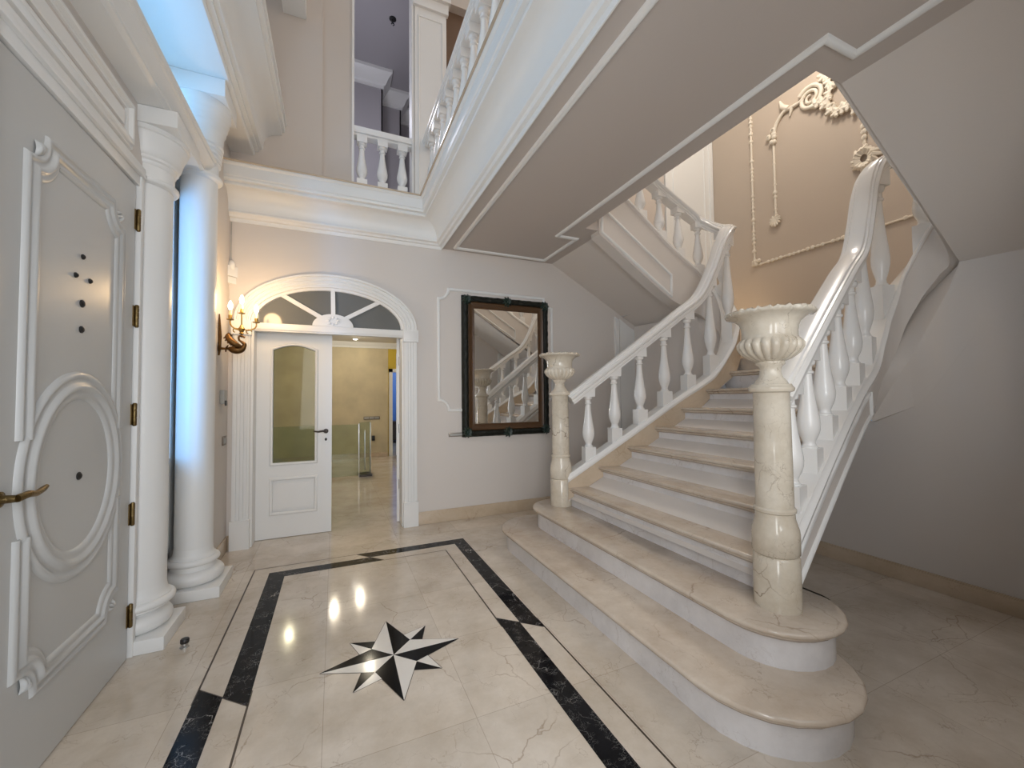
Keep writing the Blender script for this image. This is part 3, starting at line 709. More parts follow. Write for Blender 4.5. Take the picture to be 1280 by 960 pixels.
# ---- narrow window between the columns, and the glazing above the entablature
w = empty('window_1', (XL-.08, 3.4, .86), 'narrow white framed window between the two columns', 'window', None, 'structure')
m = MB(); xw = XL-.06
for a, b, c0, c1 in ((3.06, 3.12, .30, 2.92), (3.595, 3.70, .30, 2.92), (3.12, 3.595, .86, .96), (3.12, 3.595, 2.82, 2.92), (3.12, 3.595, .30, .36)): m.box(xw-.06, xw, a, b, c0, c1)
m.box(xw-.10, xw-.06, 3.70, 3.76, .3, 2.92)
m.box(xw-.05, xw-.02, 3.12, 3.595, .36, .86); m.obj('window_frame', 'white_paint', w, bevel=.006)
m = MB(); m.box(xw-.04, xw-.034, 3.12, 3.595, .96, 2.82); m.obj('pane', 'clear_glass', w, smooth=0)
w = empty('window_2', (XL-.08, 2.4, 3.12), 'glazed strip above the entrance entablature', 'window', None, 'structure')
m = MB(); m.box(xw-.05, xw, 1.25, 3.6, 3.11, 3.15); m.box(xw-.10, xw-.06, 1.25, 3.6, 3.65, 3.68); m.box(xw-.10, xw-.06, 2.38, 2.44, 3.15, 3.65); m.obj('window_frame', 'white_paint', w)
m = MB(); m.box(xw-.085, xw-.079, 1.25, 3.6, 3.15, 3.65); m.obj('pane', 'clear_glass', w, smooth=0)
w = empty('window_3', (XL, 2.3, 4.3), 'tall upper window above the entrance side gallery', 'window', None, 'structure')
m = MB(); m.box(-1.1, -1.05, .7, 3.9, 4.3, 4.36); m.box(-1.1, -1.05, .7, 3.9, 6.54, 6.6)
for y in (.7, 1.74, 2.78, 3.84): m.box(-1.1, -1.05, y, y+.06, 4.36, 6.54)
m.obj('window_frame', 'white_paint', w)
m = MB(); m.box(-1.08, -1.074, .76, 3.84, 4.36, 6.54); m.obj('pane', 'clear_glass', w, smooth=0)
w = empty('fill_window', (1.6, 0, .95), 'added white framed window in the unseen front wall, for fill light', 'window', None, 'structure')  # added out of view to let fill light onto the right soffit and walls
m = MB()
for a, b, c0, c1 in ((1.0, 1.06, .95, 2.55), (2.14, 2.2, .95, 2.55), (1.06, 2.14, .95, 1.02), (1.06, 2.14, 2.48, 2.55), (1.57, 1.63, 1.02, 2.48)): m.box(a, b, -.05, .02, c0, c1)
m.obj('window_frame', 'white_paint', w)
m = MB(); m.box(1.06, 2.14, -.02, -.014, 1.02, 2.48); m.obj('pane', 'clear_glass', w, smooth=0)
# ---- upper left beam
m = MB()
b2 = [(-1.0, 3.68), (-.715, 3.68), (-.705, 3.69), (-.705, 3.715), (-.675, 3.72), (-.675, 3.745), (-.645, 3.75), (-.635, 3.77), (-.635, 3.80)]
for i in range(1, 7): t = i/6; b2.append((-.635+.145*(1-cos(t*pi/2)), 3.80+.13*sin(t*pi/2)))
b2 += [(-.48, 3.935), (-.48, 3.96), (-.455, 3.965), (-.455, 4.03), (-.44, 4.035), (-.44, 4.06), (-1.0, 4.06)]
b2[0] = (-1.19, 3.68); b2[-1] = (-1.19, 4.06); m.prism(b2, -.9, YB-.03, axis='y')
struct(m.obj('trim_6', 'white_paint', smooth=30), 'white moulded beam high over the entrance side', 'beam')
m = MB(); m.box(-.48, -.275, .3, YB-.03, 5.17, 5.45); m.box(-.50, -.26, .3, YB-.03, 5.40, 5.6)
struct(m.obj('trim_7', 'white_paint', smooth=0), 'small white beam end at the top left of the upper wall', 'beam')

# ================================================================== UPPER GALLERY
g = empty('gallery_balustrade', (.47, YB+.07, 3.47), 'short white balustrade of three balusters in the upper wall opening', 'balustrade')
m = MB(); m.box(.152, .792, YB+.0, YB+.14, 3.50, 3.60); m.obj('kerb', 'white_paint', g)
m = MB(); m.box(.152, .792, YB-.0, YB+.14, 4.17, 4.235); m.box(.152, .792, YB+.02, YB+.12, 4.145, 4.17); m.obj('handrail', 'white_gloss', g, bevel=.008)
for x in (.255, .465, .675):
    b = baluster_mesh(.55, 0, 0); b.v = [(a+x, b_+YB+.07, c_+3.60) for a, b_, c_ in b.v]; b.obj('baluster', 'white_gloss', g, smooth=35)
g = empty('gallery_balustrade', (.95, 2.3, 3.47), 'long white balustrade running above the gallery cornice', 'balustrade')
m = MB(); m.box(.90, 1.02, .12, 4.42, 3.474, 3.54); m.obj('kerb', 'white_paint', g)
m = MB(); m.sweep([(.955, .12, 4.25), (.955, 4.44, 4.25)], [(u*.9, v*.9) for u, v in RAIL]); m.obj('handrail', 'white_gloss', g)
y = 4.25
while y > .2:
    b = baluster_mesh(.62, 0, 0); b.v = [(a+.955, b_+y, c_+3.54) for a, b_, c_ in b.v]; b.obj('baluster', 'white_gloss', g, smooth=35); y -= .235
m = MB(); m.box(.80, 1.16, YB-.02, YB, 3.47, 5.75); m.box(.78, 1.18, YB-.05, YB, 5.75, 5.86); m.box(.76, 1.2, YB-.09, YB, 5.86, 5.98)
mitred(m, [(.845, 3.6), (1.115, 3.6), (1.115, 5.65), (.845, 5.65)], lambda a, b, h: (a, YB-.02-h, b), beadp(.009))
struct(m.obj('trim_8', 'white_matte', smooth=0), 'white pilaster beside the upper wall opening', 'pilaster')
m = MB(); m.box(.152, .175, YB-.012, YB+.16, 3.6, 6.5); m.box(.77, .792, YB-.012, YB+.16, 3.6, 6.5)
struct(m.obj('trim_9', 'white_matte', smooth=0), 'white jambs of the upper wall opening', 'jamb')
m = MB(); m.box(1.165, 1.75, YB+.10, YB+.13, 3.5, 5.95)  # sheet closing the opening; the dark beyond is put into its brown
struct(m.obj('dark_opening_panel', 'opening_brown', smooth=0), 'dark brown panel standing in for the darkness of the upper gallery opening', 'door')
# room behind the upper opening
m = MB(); m.box(-1.5, .72, 7.0, 7.2, 3.4, 6.9); m.box(.72, 1.08, 7.4, 7.6, 3.4, 6.9); m.box(1.08, 2.6, 7.8, 8.0, 3.4, 6.9); m.box(.70, .72, 7.0, 7.6, 3.4, 6.9); m.box(1.06, 1.08, 7.4, 8.0, 3.4, 6.9); m.box(2.6, 2.7, 4.6, 8, 3.4, 6.9); m.box(-1.6, -1.5, 4.6, 7.2, 3.4, 6.9)
struct(m.obj('wall_upper_room', 'grey_room_paint', smooth=0), 'grey stepped walls of the room behind the upper opening', 'wall')
m = MB(); cr = [(0, 0), (.02, 0), (.02, .04), (.05, .06), (.09, .15), (.13, .2), (.15, .22), (.15, .27), (0, .27)]
m.sweep([(-1.5, 7.0, 6.6), (.72, 7.0, 6.6), (.72, 7.4, 6.6), (1.08, 7.4, 6.6), (1.08, 7.8, 6.6), (2.6, 7.8, 6.6)], cr)
struct(m.obj('trim_10', 'white_paint', smooth=30), 'white crown moulding stepping round the upper room', 'cornice')
m = MB(); m.box(-1.6, 2.7, 4.6, 8.0, 6.87, 6.95); struct(m.obj('ceiling_upper_room', 'grey_room_paint', smooth=0), 'grey ceiling of the room behind the upper opening', 'ceiling')
m = MB(); m.box(-1.6, 2.7, 4.6, 14, 3.06, 3.46); struct(m.obj('floor_upper', 'white_matte', smooth=0), 'upper floor slab above the hall', 'floor')
m = MB(); m.lathe([(.05, .0), (.05, -.01), (.012, -.02), (.01, -.07)], (.75, 5.9, 6.87), 12); m.tube([(.75+.02*sin(t), 5.9, 6.79-.02*cos(t)) for t in [i*.5 for i in range(11)]], .006, 6)
tag(m.obj('ceiling_hook', 'black_plastic'), 'small black hook on the grey upper ceiling', 'hook')

# ================================================================== LANDING DECOR
# white door on the landing back wall, white door under the far flight, their twins on the front side
def plain_door(name, x0, x1, y, face, z0, z1, label):
    r_ = empty(name, ((x0+x1)/2, y, z0), label, 'door', None, 'structure'); d_ = -face
    def yb(a, b): return (min(y+d_*a, y+d_*b), max(y+d_*a, y+d_*b))
    m = MB()
    m.box(x0, x0+.07, *yb(0, .03), z0, z1); m.box(x1-.07, x1, *yb(0, .03), z0, z1); m.box(x0, x1, *yb(0, .03), z1-.07, z1); m.obj('door_frame', 'white_paint', r_, bevel=.004)
    m = MB(); m.box(x0+.07, x1-.07, *yb(0, .012), z0, z1-.07); lf_ = m.obj('door_leaf', 'white_paint', r_, smooth=0)
    m = MB(); yy = y+d_*.012
    for a, b in ((z0+.15, z0+.75), (z0+.9, z1-.2)):
        mitred(m, [(x0+.17, a), (x1-.17, a), (x1-.17, b), (x0+.17, b)], lambda p_, q_, h: (p_, yy+d_*h, q_), beadp(.012))
    m.obj('panel_moulding', 'white_paint', lf_, smooth=60)
plain_door('door_4', 4.42, 5.395, YB, 1, 1.75, 6.2, 'tall pale door on the landing behind the handrail')
m = MB(); m.add([(3.47, YB-.03, 0), (3.53, YB-.03, 0), (3.53, YB-.03, 2.40), (3.47, YB-.03, 2.44), (3.47, YB, 0), (3.53, YB, 0), (3.53, YB, 2.40), (3.47, YB, 2.44)], [(0, 1, 2, 3), (4, 5, 6, 7), (0, 3, 7, 4), (1, 2, 6, 5), (2, 3, 7, 6), (0, 1, 5, 4)])
d5 = empty('door_5', (3.6, YB, 0), 'white door tucked under the far upper flight', 'door', None, 'structure')
m.obj('door_frame', 'white_paint', d5, smooth=0)
m = MB(); m.prism([(3.55, 0), (3.86, 0), (3.86, 2.25), (3.72, 2.31), (3.55, 2.42)], YB-.015, YB, axis='y'); m.obj('door_leaf', 'white_paint', d5, smooth=0)
d6 = empty('door_6', (3.6, .10, 0), 'white door under the near flight, seen only in the mirror', 'door', None, 'structure')
m = MB(); m.prism([(3.55, 0), (3.79, 0), (3.79, 2.25), (3.55, 2.35)], .10, .115, axis='y'); m.obj('door_leaf', 'white_paint', d6, smooth=0)
m = MB(); m.box(3.47, 3.53, .10, .13, 0, 2.38); m.obj('door_frame', 'white_paint', d6, smooth=0)
# plaster garlands on the end wall
XE = 5.4
def cord(m, pts, r=.021, step=.055):
    P = [Vector(p) for p in pts]; m.tube(P, r*.62, 6)
    acc = 0
    for a, b in zip(P, P[1:]):
        L = (b-a).length; k = max(1, int(L/step))
        for i in range(k):
            q = a+(b-a)*((i+.5)/k); m.ball(q, r*random.uniform(.6, 1.45), 6, 4)
gd = empty('plaster_garland', (XE, 3.0, 3.2), 'large cream plaster rope frame on the landing end wall', 'wall moulding')
m = MB(); cord(m, [(XE-.01, 3.79, 6.2), (XE-.01, 3.79, 3.18)]); m.obj('rope_side', 'cream_plaster', gd)
m = MB(); cord(m, [(XE-.01, 3.79, 3.17), (XE-.01, .84, 3.17)]); m.obj('rope_bottom', 'cream_plaster', gd)
m = MB()
for k in range(7): m.ball((XE-.015, 3.78+random.uniform(-.06, .04), 3.18+random.uniform(-.03, .05)), .03, 7, 5)
m.obj('knot', 'cream_plaster', gd); m = MB()
for k in range(14): a = k*.45; m.tube([(XE-.015, 2.42, 3.24), (XE-.04, 2.42+.06*cos(a), 3.24+.10*sin(a))], [.02, .012], 6)
m.obj('rosette', 'cream_plaster', gd)
gd = empty('plaster_garland', (XE, 3.0, 3.6), 'cream plaster ornament with scrolls and hanging drops inside the rope frame', 'wall moulding')
m = MB(); cord(m, [(XE-.01, 3.475, 4.88), (XE-.01, 3.475, 3.75)], .024)
for k in range(12): a = k*.53; m.tube([(XE-.015, 3.475, 3.70), (XE-.035, 3.475+.075*cos(a), 3.68+.075*sin(a))], [.022, .013], 6)
for k in range(8): m.ball((XE-.02, 3.49+random.uniform(-.04, .04), 4.86+random.uniform(-.12, .08)), .035, 7, 5)
m.obj('drop', 'cream_plaster', gd)
m = MB(); cord(m, [(XE-.01, 2.47, 4.5), (XE-.01, 2.47, 4.12)], .026)
for k in range(16):
    a = k*2*pi/16; rr_ = random.uniform(.10, .165); m.tube([(XE-.02, 2.47+.05*cos(a), 3.97+.06*sin(a)), (XE-.05, 2.47+.09*cos(a), 3.97+.10*sin(a)), (XE-.03, 2.47+rr_*cos(a+.2), 3.97+rr_*sin(a+.2))], [.032, .03, .012], 6)
m.obj('drop', 'cream_plaster', gd)
m = MB()
def scroll(c0, r0_, r1_, a0_, a1_, th=.022, n=24):
    pts = [(XE-.02, c0[0]+(r0_+(r1_-r0_)*i/n)*cos(a0_+(a1_-a0_)*i/n), c0[1]+(r0_+(r1_-r0_)*i/n)*sin(a0_+(a1_-a0_)*i/n)) for i in range(n+1)]
    m.tube(pts, [th*(1-.5*i/n) for i in range(n+1)], 7)
K = [(3.46, 4.86), (3.42, 4.97), (3.33, 5.06), (3.22, 5.06), (3.12, 5.06), (3.06, 5.09)]
m.tube([(XE-.02, a, b) for a, b, in catmull(K, 4)], .024, 7)
m.tube([(XE-.02, 3.26, 5.07), (XE-.02, 3.34, 5.14), (XE-.02, 3.37, 5.24)], [.036, .034, .01], 7); m.tube([(XE-.02, 3.22, 5.06), (XE-.02, 3.25, 4.96)], [.028, .008], 7)
scroll((3.0, 5.03), .15, .03, .2*pi, 4.6*pi, .030, 60)
for k in range(34):
    t = k/33; yy = 2.95-.42*t; zz = 4.90-.34*t+.05*sin(t*9)
    a = k*1.3; m.tube([(XE-.02, yy, zz), (XE-.055, yy+.065*cos(a), zz+.07*sin(a))], [.045, .016], 6)
for k in range(24):
    t = k/23; yy = 2.84-.06*sin(t*5)-.06*t; zz = 4.85+.42*t; a = 2.0+k*.9
    m.tube([(XE-.02, yy, zz), (XE-.05, yy+.065*cos(a), zz+.065*sin(a))], [.042, .014], 6)
for k in range(10): m.tube([(XE-.02, 2.80-.02*k, 5.14+.008*k), (XE-.04, 2.74-.022*k, 5.12+.018*k)], [.034, .014], 6)
m.obj('scrollwork', 'cream_plaster', gd, smooth=60)

# ================================================================== BACK WALL FURNISHING
# indented bead panel behind the mirror
m = MB(); a, b, c0, c1, q_ = 1.06, 2.503, 1.225, 2.592, .115
def cc(xc, zc_, t0, t1): return [(xc+q_*cos(t0+(t1-t0)*i/8), YB, zc_+q_*sin(t0+(t1-t0)*i/8)) for i in range(9)]
lp = cc(a, c0, pi/2, 0)+cc(b, c0, pi, pi/2)+cc(b, c1, -pi/2, -pi)+cc(a, c1, 0, -pi/2)
mitred(m, [(x_, z_) for x_, y_, z_ in lp], lambda a, b, h: (a, YB-h, b), beadp(.017))
struct(m.obj('trim_11', 'white_paint', smooth=60), 'white bead panel with indented corners behind the mirror', 'moulding')
mi = empty('wall_mirror', (1.875, YB, .92), 'tall mirror in a dark carved frame on the back wall', 'mirror')
x0, x1, z0, z1 = 1.322, 2.432, .918, 2.538
def frame_ring(name, prof, mat, par, carve=0.):
    m = MB(); rows = []
    C = [(x0, z0, 1, 1), (x1, z0, -1, 1), (x1, z1, -1, -1), (x0, z1, 1, -1)]
    pts = []
    for k in range(4):
        A, B_ = C[k], C[(k+1) % 4]; n = 60
        for i in range(n):
            t = i/n; pts.append((A, B_, t))
    for A, B_, t in pts:
        row = []
        for j, (u, v) in enumerate(prof):
            ax, az = A[0]+A[2]*u, A[1]+A[3]*u; bx, bz = B_[0]+B_[2]*u, B_[1]+B_[3]*u
            X_, Z_ = ax+(bx-ax)*t, az+(bz-az)*t
            c2 = carve*(sin(X_*90)*sin(Z_*90)+sin((X_+Z_)*47)) if 0 < j < len(prof)-1 else 0
            row.append((X_, YB-v-c2, Z_))
        rows.append(row)
    m.grid(rows, cu=True); return m.obj(name, mat, par, smooth=45)
frame_ring('outer_frame', [(0, 0), (0, .03), (.008, .042), (.03, .056), (.05, .058), (.066, .048), (.072, .04), (.072, 0)], 'frame_dark', mi, .004)
frame_ring('inner_frame', [(.072, .0), (.072, .040), (.080, .046), (.092, .040), (.11, .036), (.128, .033), (.134, .036), (.142, .036), (.147, .031), (.147, 0)], 'frame_brown', mi)
m = MB(); m.box(x0+.135, x1-.135, YB-.030, YB-.022, z0+.135, z1-.135); m.obj('mirror_pane', 'mirror_glass', mi, smooth=0)
for px, pz in ((x0, z0), (x1, z0), (x1, z1), (x0, z1), ((x0+x1)/2, z1-.02), ((x0+x1)/2, z0+.02)):
    m = MB(); xx = px+(.055 if px == x0 else -.055 if px == x1 else 0); zz = pz+(.055 if pz == z0 else -.055 if pz == z1 else .02 if pz < 1.5 else -.02)
    for k in range(9):
        t = k*2*pi/9; m.tube([(xx, YB-.055, zz), (xx+.035*cos(t), YB-.066, zz+.035*sin(t)), (xx+.062*cos(t), YB-.045, zz+.062*sin(t))], [.012, .017, .006], 6)
    m.ball((xx, YB-.06, zz), .018, 8, 6); m.obj('carved_leaf', 'frame_green', mi, label='dark green carved corner leaf')
m = MB(); m.box(1.168, 1.40, YB-.009, YB, .928, .972); so = m.obj('wall_socket', 'grey_metal', None, bevel=.003); tag(so, 'long low metal socket plate on the wall, half behind the mirror foot', 'socket')
m = MB(); m.box(1.185, 1.385, YB-.012, YB-.008, .938, .962); m.obj('insert', 'grey_plastic', so)
# left wall furnishing
m = MB(); m.box(XL2, XL2+.01, 4.27, 4.385, .965, 1.045); sw = m.obj('light_switch', 'grey_metal', None, bevel=.003); tag(sw, 'bronze rocker switch plate on the left wall below the intercom', 'light switch')
m = MB(); m.box(XL2+.009, XL2+.014, 4.285, 4.37, .982, 1.028); m.obj('rocker', 'grey_plastic', sw)
m = MB(); m.box(XL2, XL2+.035, 4.17, 4.27, 1.33, 1.45); ic = m.obj('wall_mounted_intercom', 'grey_plastic', None, bevel=.006); tag(ic, 'small grey intercom box on the left wall under the sconce', 'intercom')
m = MB(); m.box(XL2+.035, XL2+.045, 4.18, 4.225, 1.315, 1.36); m.obj('button', 'black_plastic', ic)
m = MB()
m.prism([(-.90, YB), (-.90, YB-.055), (-.845, YB)], 2.44, 2.50); m.prism([(-.90, YB), (-.90, YB-.065), (-.835, YB)], 2.505, 2.60); m.ball((-.878, YB-.022, 2.61), .03, 10, 6, sc=(1, 1, 1.6))
sn = m.obj('motion_sensor', 'white_paint', smooth=50); tag(sn, 'white motion sensor high in the back left corner', 'sensor')
m = MB(); m.tube([(-.885, YB-.012, 2.65), (-.887, YB-.012, 2.8), (-.885, YB-.012, 3.02)], .003, 5); m.obj('cable', 'grey_plastic', sn)
# sconce
SX, SY, SZ = XL2, 4.10, 1.80
sc_ = empty('wall_sconce', (SX, SY, SZ), 'bronze swan wall sconce with three lit candle bulbs', 'wall lamp')
m = MB(); m.lathe([(.020, 0), (.024, .006), (.018, .012), (.012, .02)], seg=16); m.v = [(SX+c3, SY+a3, SZ+b3*1.5) for a3, b3, c3 in m.v]
m.tube([(SX+.006, SY, SZ-.06), (SX+.010, SY, SZ), (SX+.012, SY, SZ+.10), (SX+.009, SY, SZ+.2), (SX+.007, SY, SZ+.29)], [.006, .012, .014, .010, .004], 8)
m.tube([(SX+.01, SY, SZ), (SX+.05, SY, SZ-.002), (SX+.085, SY, SZ)], [.012, .009, .014], 8)
for k in range(5): m.tube([(SX+.055, SY, SZ), (SX+.06+.01*sin(k), SY+.03*cos(k*1.25), SZ+.03*sin(k*1.25))], [.008, .004], 5)
m.obj('back_plate', 'bronze', sc_)
m = MB()
bd = catmull([(SX+.075, SY, SZ+.005), (SX+.10, SY, SZ-.005), (SX+.135, SY, SZ-.01), (SX+.165, SY, SZ-.003), (SX+.185, SY, SZ+.018)], 5); rr = catmull([(.014,), (.030,), (.034,), (.028,), (.020,)], 5)
m.tube(bd, [r_[0] for r_ in rr], 12)
nk = catmull([(SX+.180, SY, SZ+.01), (SX+.188, SY, SZ+.04), (SX+.170, SY, SZ+.058), (SX+.150, SY, SZ+.075), (SX+.146, SY, SZ+.10), (SX+.160, SY, SZ+.115), (SX+.175, SY, SZ+.108), (SX+.19, SY, SZ+.098)], 5)
m.tube(nk, [.020-.012*min(1, i/14) for i in range(len(nk))], 9); m.ball((SX+.166, SY, SZ+.111), .013, 8, 6)
for s_ in (-1, 1):
    wg = catmull([(SX+.165, SY+s_*.018, SZ+.015), (SX+.13, SY+s_*.034, SZ+.035), (SX+.095, SY+s_*.040, SZ+.065), (SX+.075, SY+s_*.036, SZ+.10), (SX+.085, SY+s_*.03, SZ+.125)], 5)
    m.tube(wg, [.012+.014*sin(pi*min(1, i/len(wg)*1.15)) for i in range(len(wg))], 8)
    for k in range(5): m.tube([wg[3+k*3], (wg[3+k*3][0]-.03, wg[3+k*3][1], wg[3+k*3][2]-.018)], [.010, .005], 5)
m.obj('swan', 'bronze', sc_, smooth=60, label='bronze swan with raised wings')
CX, CZ = SX+.165, SZ+.125
m = MB(); m.lathe([(.010, 0), (.020, .008), (.012, .018), (.022, .035), (.026, .05), (.014, .065), (.010, .08)], (CX, SY, CZ), 14)
arms = [((CX-.075, SY-.035), .055), ((CX, SY), .12), ((CX+.10, SY+.05), .055)]
for (ax, ay), h in arms:
    ps = catmull([(CX, SY, CZ+.05), (CX+(ax-CX)*.4, SY+(ay-SY)*.4, CZ+.045-(.0 if h > .1 else .005)), (CX+(ax-CX)*.85, SY+(ay-SY)*.85, CZ+.05+h*.2), (ax, ay, CZ+.06+h*.5), (ax, ay, CZ+.06+h)], 5)
    m.tube(ps, .006, 7)
    if h < .1:
        mx, my = CX+(ax-CX)*.5, SY+(ay-SY)*.5; m.tube([(mx+.02*cos(t), my, CZ+.03+.018*sin(t)) for t in [i*.55 for i in range(9)]], .0045, 6)
    m.lathe([(.008, 0), (.026, .004), (.028, .010), (.012, .014), (.014, .03), (.014, .045)], (ax, ay, CZ+.055+h), 14)
m.obj('arms', 'brass', sc_, smooth=50, label='brass candle arms')
for (ax, ay), h in arms:
    zz = CZ+.098+h
    t = MB().lathe([(.0115, 0), (.0115, .045)], (ax, ay, zz), 12).obj('candle', 'candle_tube', sc_)
    MB().lathe([(.006, .045), (.014, .058), (.018, .075), (.016, .094), (.009, .112), (.002, .124)], (ax, ay, zz), 14).obj('bulb', 'bulb_glow', t, label='lit flame shaped bulb')
li = bpy.data.lights.new('sconce_light', 'POINT'); li.energy = 9.5; li.color = (1, .66, .33); li.shadow_soft_size = .08
lo = bpy.data.objects.new('sconce_light', li); lo.location = (CX+.13, SY-.06, CZ+.27); COL.objects.link(lo)
# door stop
m = MB(); m.lathe([(.022, 0), (.022, .006), (.016, .010), (.016, .030)], (-.755, 2.83, 0), 16)
ds = m.obj('door_stop', 'steel'); tag(ds, 'small black and steel door stop on the floor by the first column', 'door stop')
MB().lathe([(.020, .024), (.021, .03), (.021, .042), (.018, .046)], (-.755, 2.83, 0), 16).obj('rubber_ring', 'black_plastic', ds)

# ================================================================== HALL BEYOND THE ARCH
m = MB(); m.box(-2.2, 1.18, 10.1, 10.25, 0, 2.62); m.box(1.18, 2.4, 10.1, 10.25, 2.08, 2.62, 1); m.box(2.15, 2.4, 10.1, 10.25, 0, 2.08, 1); m.box(1.172, 1.182, 10.09, 10.1, 0, 2.62, 1)
struct(m.obj('wall_hall_back', ['hall_paper', 'hall_yellow'], smooth=0), 'straw coloured textured wall at the end of the hall', 'wall')
m = MB(); m.box(-2.35, -2.2, YB+.2, 10.25, 0, 2.75); struct(m.obj('wall_hall_left', 'hall_paper', smooth=0), 'straw coloured side wall of the hall', 'wall')
m = MB(); m.box(2.4, 2.5, YB+.2, 10.25, 0, 2.75); struct(m.obj('wall_hall_right', 'wall_paint', smooth=0), 'pale right wall of the hall', 'wall')
m = MB(); m.box(-2.3, 2.5, YB+.2, 14, 2.69, 2.8); struct(m.obj('ceiling_hall', 'white_matte', smooth=0), 'white ceiling of the hall', 'ceiling')
m = MB(); m.sweep([(-2.2, 10.1, 2.56), (2.4, 10.1, 2.56)], [(0, 0), (.02, 0), (.03, .04), (.07, .09), (.09, .13), (0, .13)])
struct(m.obj('trim_12', 'white_paint', smooth=20), 'white crown moulding at the end of the hall', 'cornice')
m = MB(); m.box(-2.2, 1.16, 10.08, 10.1, 0, .10); struct(m.obj('baseboard_hall', 'string_marble', smooth=0), 'tan skirting at the end of the hall', 'baseboard')
d7 = empty('door_7', (1.7, 10.1, 0), 'white framed doorway at the hall end opening to a blue room', 'door', None, 'structure')
m = MB(); m.box(1.19, 1.27, 10.05, 10.26, 0, 2.08); m.box(2.10, 2.16, 10.05, 10.26, 0, 2.08); m.box(1.19, 2.16, 10.05, 10.26, 2.0, 2.08); m.obj('door_frame', 'white_paint', d7, smooth=0)
m = MB(); m.box(.9, 3.2, 13.6, 13.7, 0, 2.8); struct(m.obj('wall_blue_room', 'blue_paint', smooth=0), 'blue wall of the far room beyond the hall', 'wall')
m = MB(); m.box(.9, .95, 10.3, 13.6, 0, 2.8); m.box(3.2, 3.25, 10.3, 13.6, 0, 2.8); struct(m.obj('wall_blue_room_side', 'blue_paint', smooth=0), 'blue side walls of the far room', 'wall')
m = MB(); m.box(1.35, 2.9, 12.9, 13.5, .08, .62); m.box(1.33, 2.92, 12.86, 13.52, .62, .66)
for i in range(3): m.box(1.40+.5*i, 1.85+.5*i, 12.88, 12.9, .14, .56)
for x in (1.38, 2.82): m.box(x, x+.05, 12.92, 12.97, 0, .08); m.box(x, x+.05, 13.42, 13.47, 0, .08)
tag(m.obj('sideboard', 'dark_wood', bevel=.004), 'low dark wooden cabinet in the blue room beyond the hall', 'cabinet')
gr = empty('glass_balustrade', (.2, 7.62, 0), 'frameless glass balustrade with steel posts in the hall', 'balustrade')
m = MB(); m.box(-1.2, .385, 7.60, 7.612, .03, .92); m.obj('glass_panel', 'green_glass', gr, smooth=0)
m = MB(); a_, b__ = Vector((.40, 7.62)), Vector((.60, 7.90)); t = (b__-a_).normalized(); n_ = Vector((-t.y, t.x))*.006
m.prism([tuple(a_-n_), tuple(b__-n_), tuple(b__+n_), tuple(a_+n_)], .03, .95); m.obj('glass_panel', 'green_glass', gr, smooth=0)
for x, y in ((.392, 7.612), (.605, 7.905), (.50, 7.76)):
    m = MB(); h = .93 if x != .50 else .80; m.box(x-.009, x+.009, y-.009, y+.009, 0 if x != .5 else .1, h); m.obj('post', 'steel', gr, bevel=.002)
m = MB(); m.box(.385, .61, 7.61, 7.92, .0, .03); m.obj('foot_rail', 'dark_metal', gr)
m = MB(); m.lathe([(.07, 0), (.075, -.008), (.055, -.012)], (.41, 9.55, 2.69), 24); dl = m.obj('downlight', 'white_paint'); tag(dl, 'round recessed downlight in the hall ceiling', 'ceiling light')
MB().lathe([(.052, -.010), (.045, -.013), (.01, -.014)], (.41, 9.55, 2.69), 20).obj('lamp', 'lamp_glow', dl, label='lit lamp disc')
m = MB(); m.box(.62, .98, 10.085, 10.1, .88, .95); hs = m.obj('light_switch', 'grey_metal', bevel=.003); tag(hs, 'wide metal switch plate on the straw hall wall', 'light switch')
for i in range(3): MB().box(.635+.115*i, .735+.115*i, 10.08, 10.086, .892, .938).obj('rocker', 'grey_plastic', hs)
m = MB(); m.box(.80, .87, 10.07, 10.1, .38, .50); tag(m.obj('wall_socket', 'black_plastic', bevel=.006), 'small black socket low on the straw hall wall', 'socket')

# ================================================================== LIGHT
def area(name, loc, target, sx, sy, power, col, spread=180):
    l = bpy.data.lights.new(name, 'AREA'); l.shape = 'RECTANGLE'; l.size = sx; l.size_y = sy; l.energy = power; l.color = col; l.spread = R(spread)
    o = bpy.data.objects.new(name, l); o.location = loc; d = Vector(target)-Vector(loc)
    o.rotation_euler = d.to_track_quat('-Z', 'Y').to_euler(); COL.objects.link(o); return o
def point(name, loc, power, col, size=.08):
    l = bpy.data.lights.new(name, 'POINT'); l.energy = power; l.color = col; l.shadow_soft_size = size
    o = bpy.data.objects.new(name, l); o.location = loc; COL.objects.link(o); return o
area('daylight_skylight', (.2, 2.3, 7.3), (.2, 2.3, 0), 1.4, 3.0, 2, (.90, .95, 1.0))
area('daylight_upper_window', (-1.18, 2.3, 5.45), (1.2, 2.3, 3.4), 3.1, 2.1, 5, (.80, .90, 1.0))
area('daylight_narrow_window', (-1.62, 2.3, 1.9), (-.88, 3.53, 1.9), .6, 2.0, 92, (.05, .42, 1.0))
area('daylight_strip_window', (-1.25, 2.42, 3.42), (1.2, 2.42, 2.2), 2.2, .46, 8, (.13, .56, 1.0))
area('daylight_front_doorway', (0, -.9, 1.7), (1.5, 3, 1.2), 1.4, 2.0, 42, (.98, .97, .96), 125)
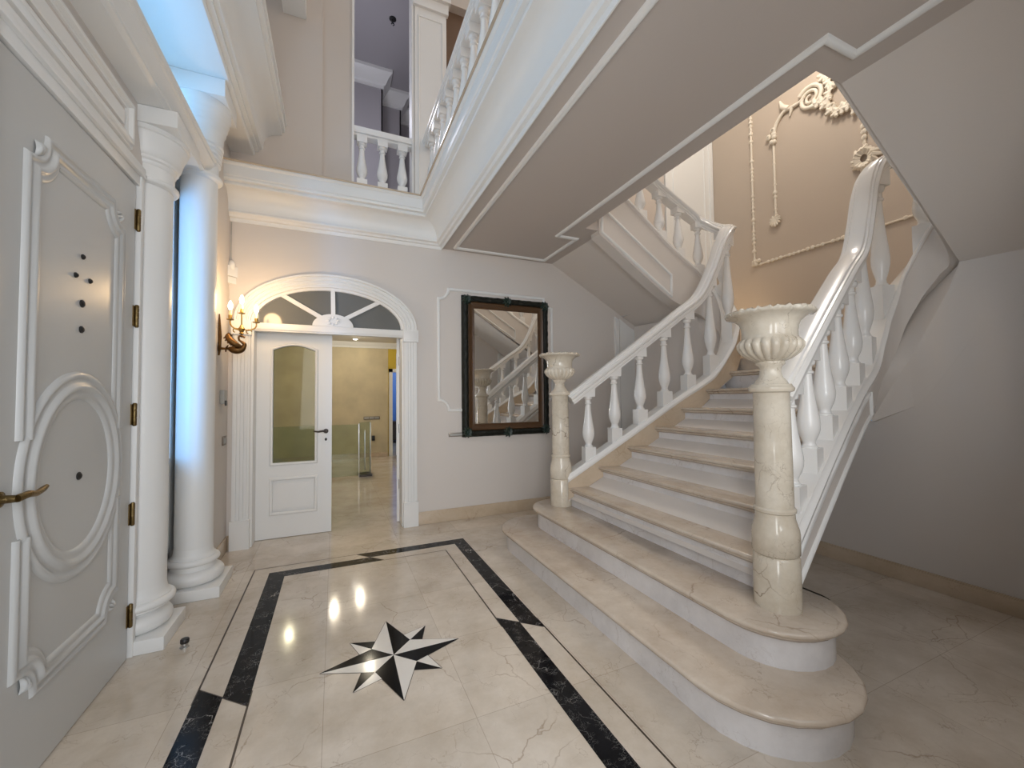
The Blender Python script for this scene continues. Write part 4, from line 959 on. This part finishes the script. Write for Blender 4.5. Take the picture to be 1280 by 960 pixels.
area('fill_front_window', (1.6, -.45, 1.75), (2.3, 2.5, 1.6), 1.2, 1.6, 13, (1.0, .95, .88))  # fill lamp behind the added front wall window
point('landing_lamp', (4.3, 2.5, 5.9), 105, (1.0, .92, .82), .3)
point('landing_wall_lamp', (4.9, 4.0, 2.6), 3.2, (1.0, .72, .42), .12)
for x, y, e in ((0, 8.6, 14), (.49, 8.9, 14), (-.1, 6.7, 9), (.5, 6.6, 9), (-.7, 8, 10)): point('hall_downlight', (x, y, 2.64), e, (1.0, .88, .68), .04)
point('blue_room_lamp', (2.0, 12, 2.3), 35, (.8, .9, 1.0), .1)
point('upper_room_lamp', (.2, 5.6, 5.2), 30, (.88, .88, 1.0), .2)
for x, y in ((.1, 2.15), (.28, 2.45), (.46, 2.15), (.28, 2.0), (.1, 2.4)): point('chandelier_bulb', (x, y, 4.9), 1.0, (1.0, .90, .72), .03)
wd = bpy.data.worlds.new('World'); S.world = wd; wd.use_nodes = True
wd.node_tree.nodes['Background'].inputs[0].default_value = (.58, .77, 1.0, 1); wd.node_tree.nodes['Background'].inputs[1].default_value = .95
# ================================================================== CAMERA
cam = bpy.data.cameras.new('camera'); cam.sensor_width = 36; cam.lens = 507.2/1280*36; cam.clip_start = .02
co = bpy.data.objects.new('camera', cam); COL.objects.link(co); S.camera = co
yw, pt, rl = .41202, .033436, -.010269
fw = Vector((sin(yw)*cos(pt), cos(yw)*cos(pt), sin(pt))); rt = Vector((cos(yw), -sin(yw), 0)); up = rt.cross(fw)
rt2 = rt*cos(rl)+up*sin(rl); up2 = -rt*sin(rl)+up*cos(rl)
co.matrix_world = Matrix(((rt2.x, up2.x, -fw.x, 0), (rt2.y, up2.y, -fw.y, 0), (rt2.z, up2.z, -fw.z, 1.36), (0, 0, 0, 1)))
S.view_settings.view_transform = 'Standard'; S.view_settings.look = 'None'; S.view_settings.exposure = 0.; S.view_settings.gamma = 1; S.view_settings.use_curve_mapping = False
S.cycles.use_denoising = True; S.cycles.max_bounces = 10; S.cycles.diffuse_bounces = 6; S.cycles.transparent_max_bounces = 12
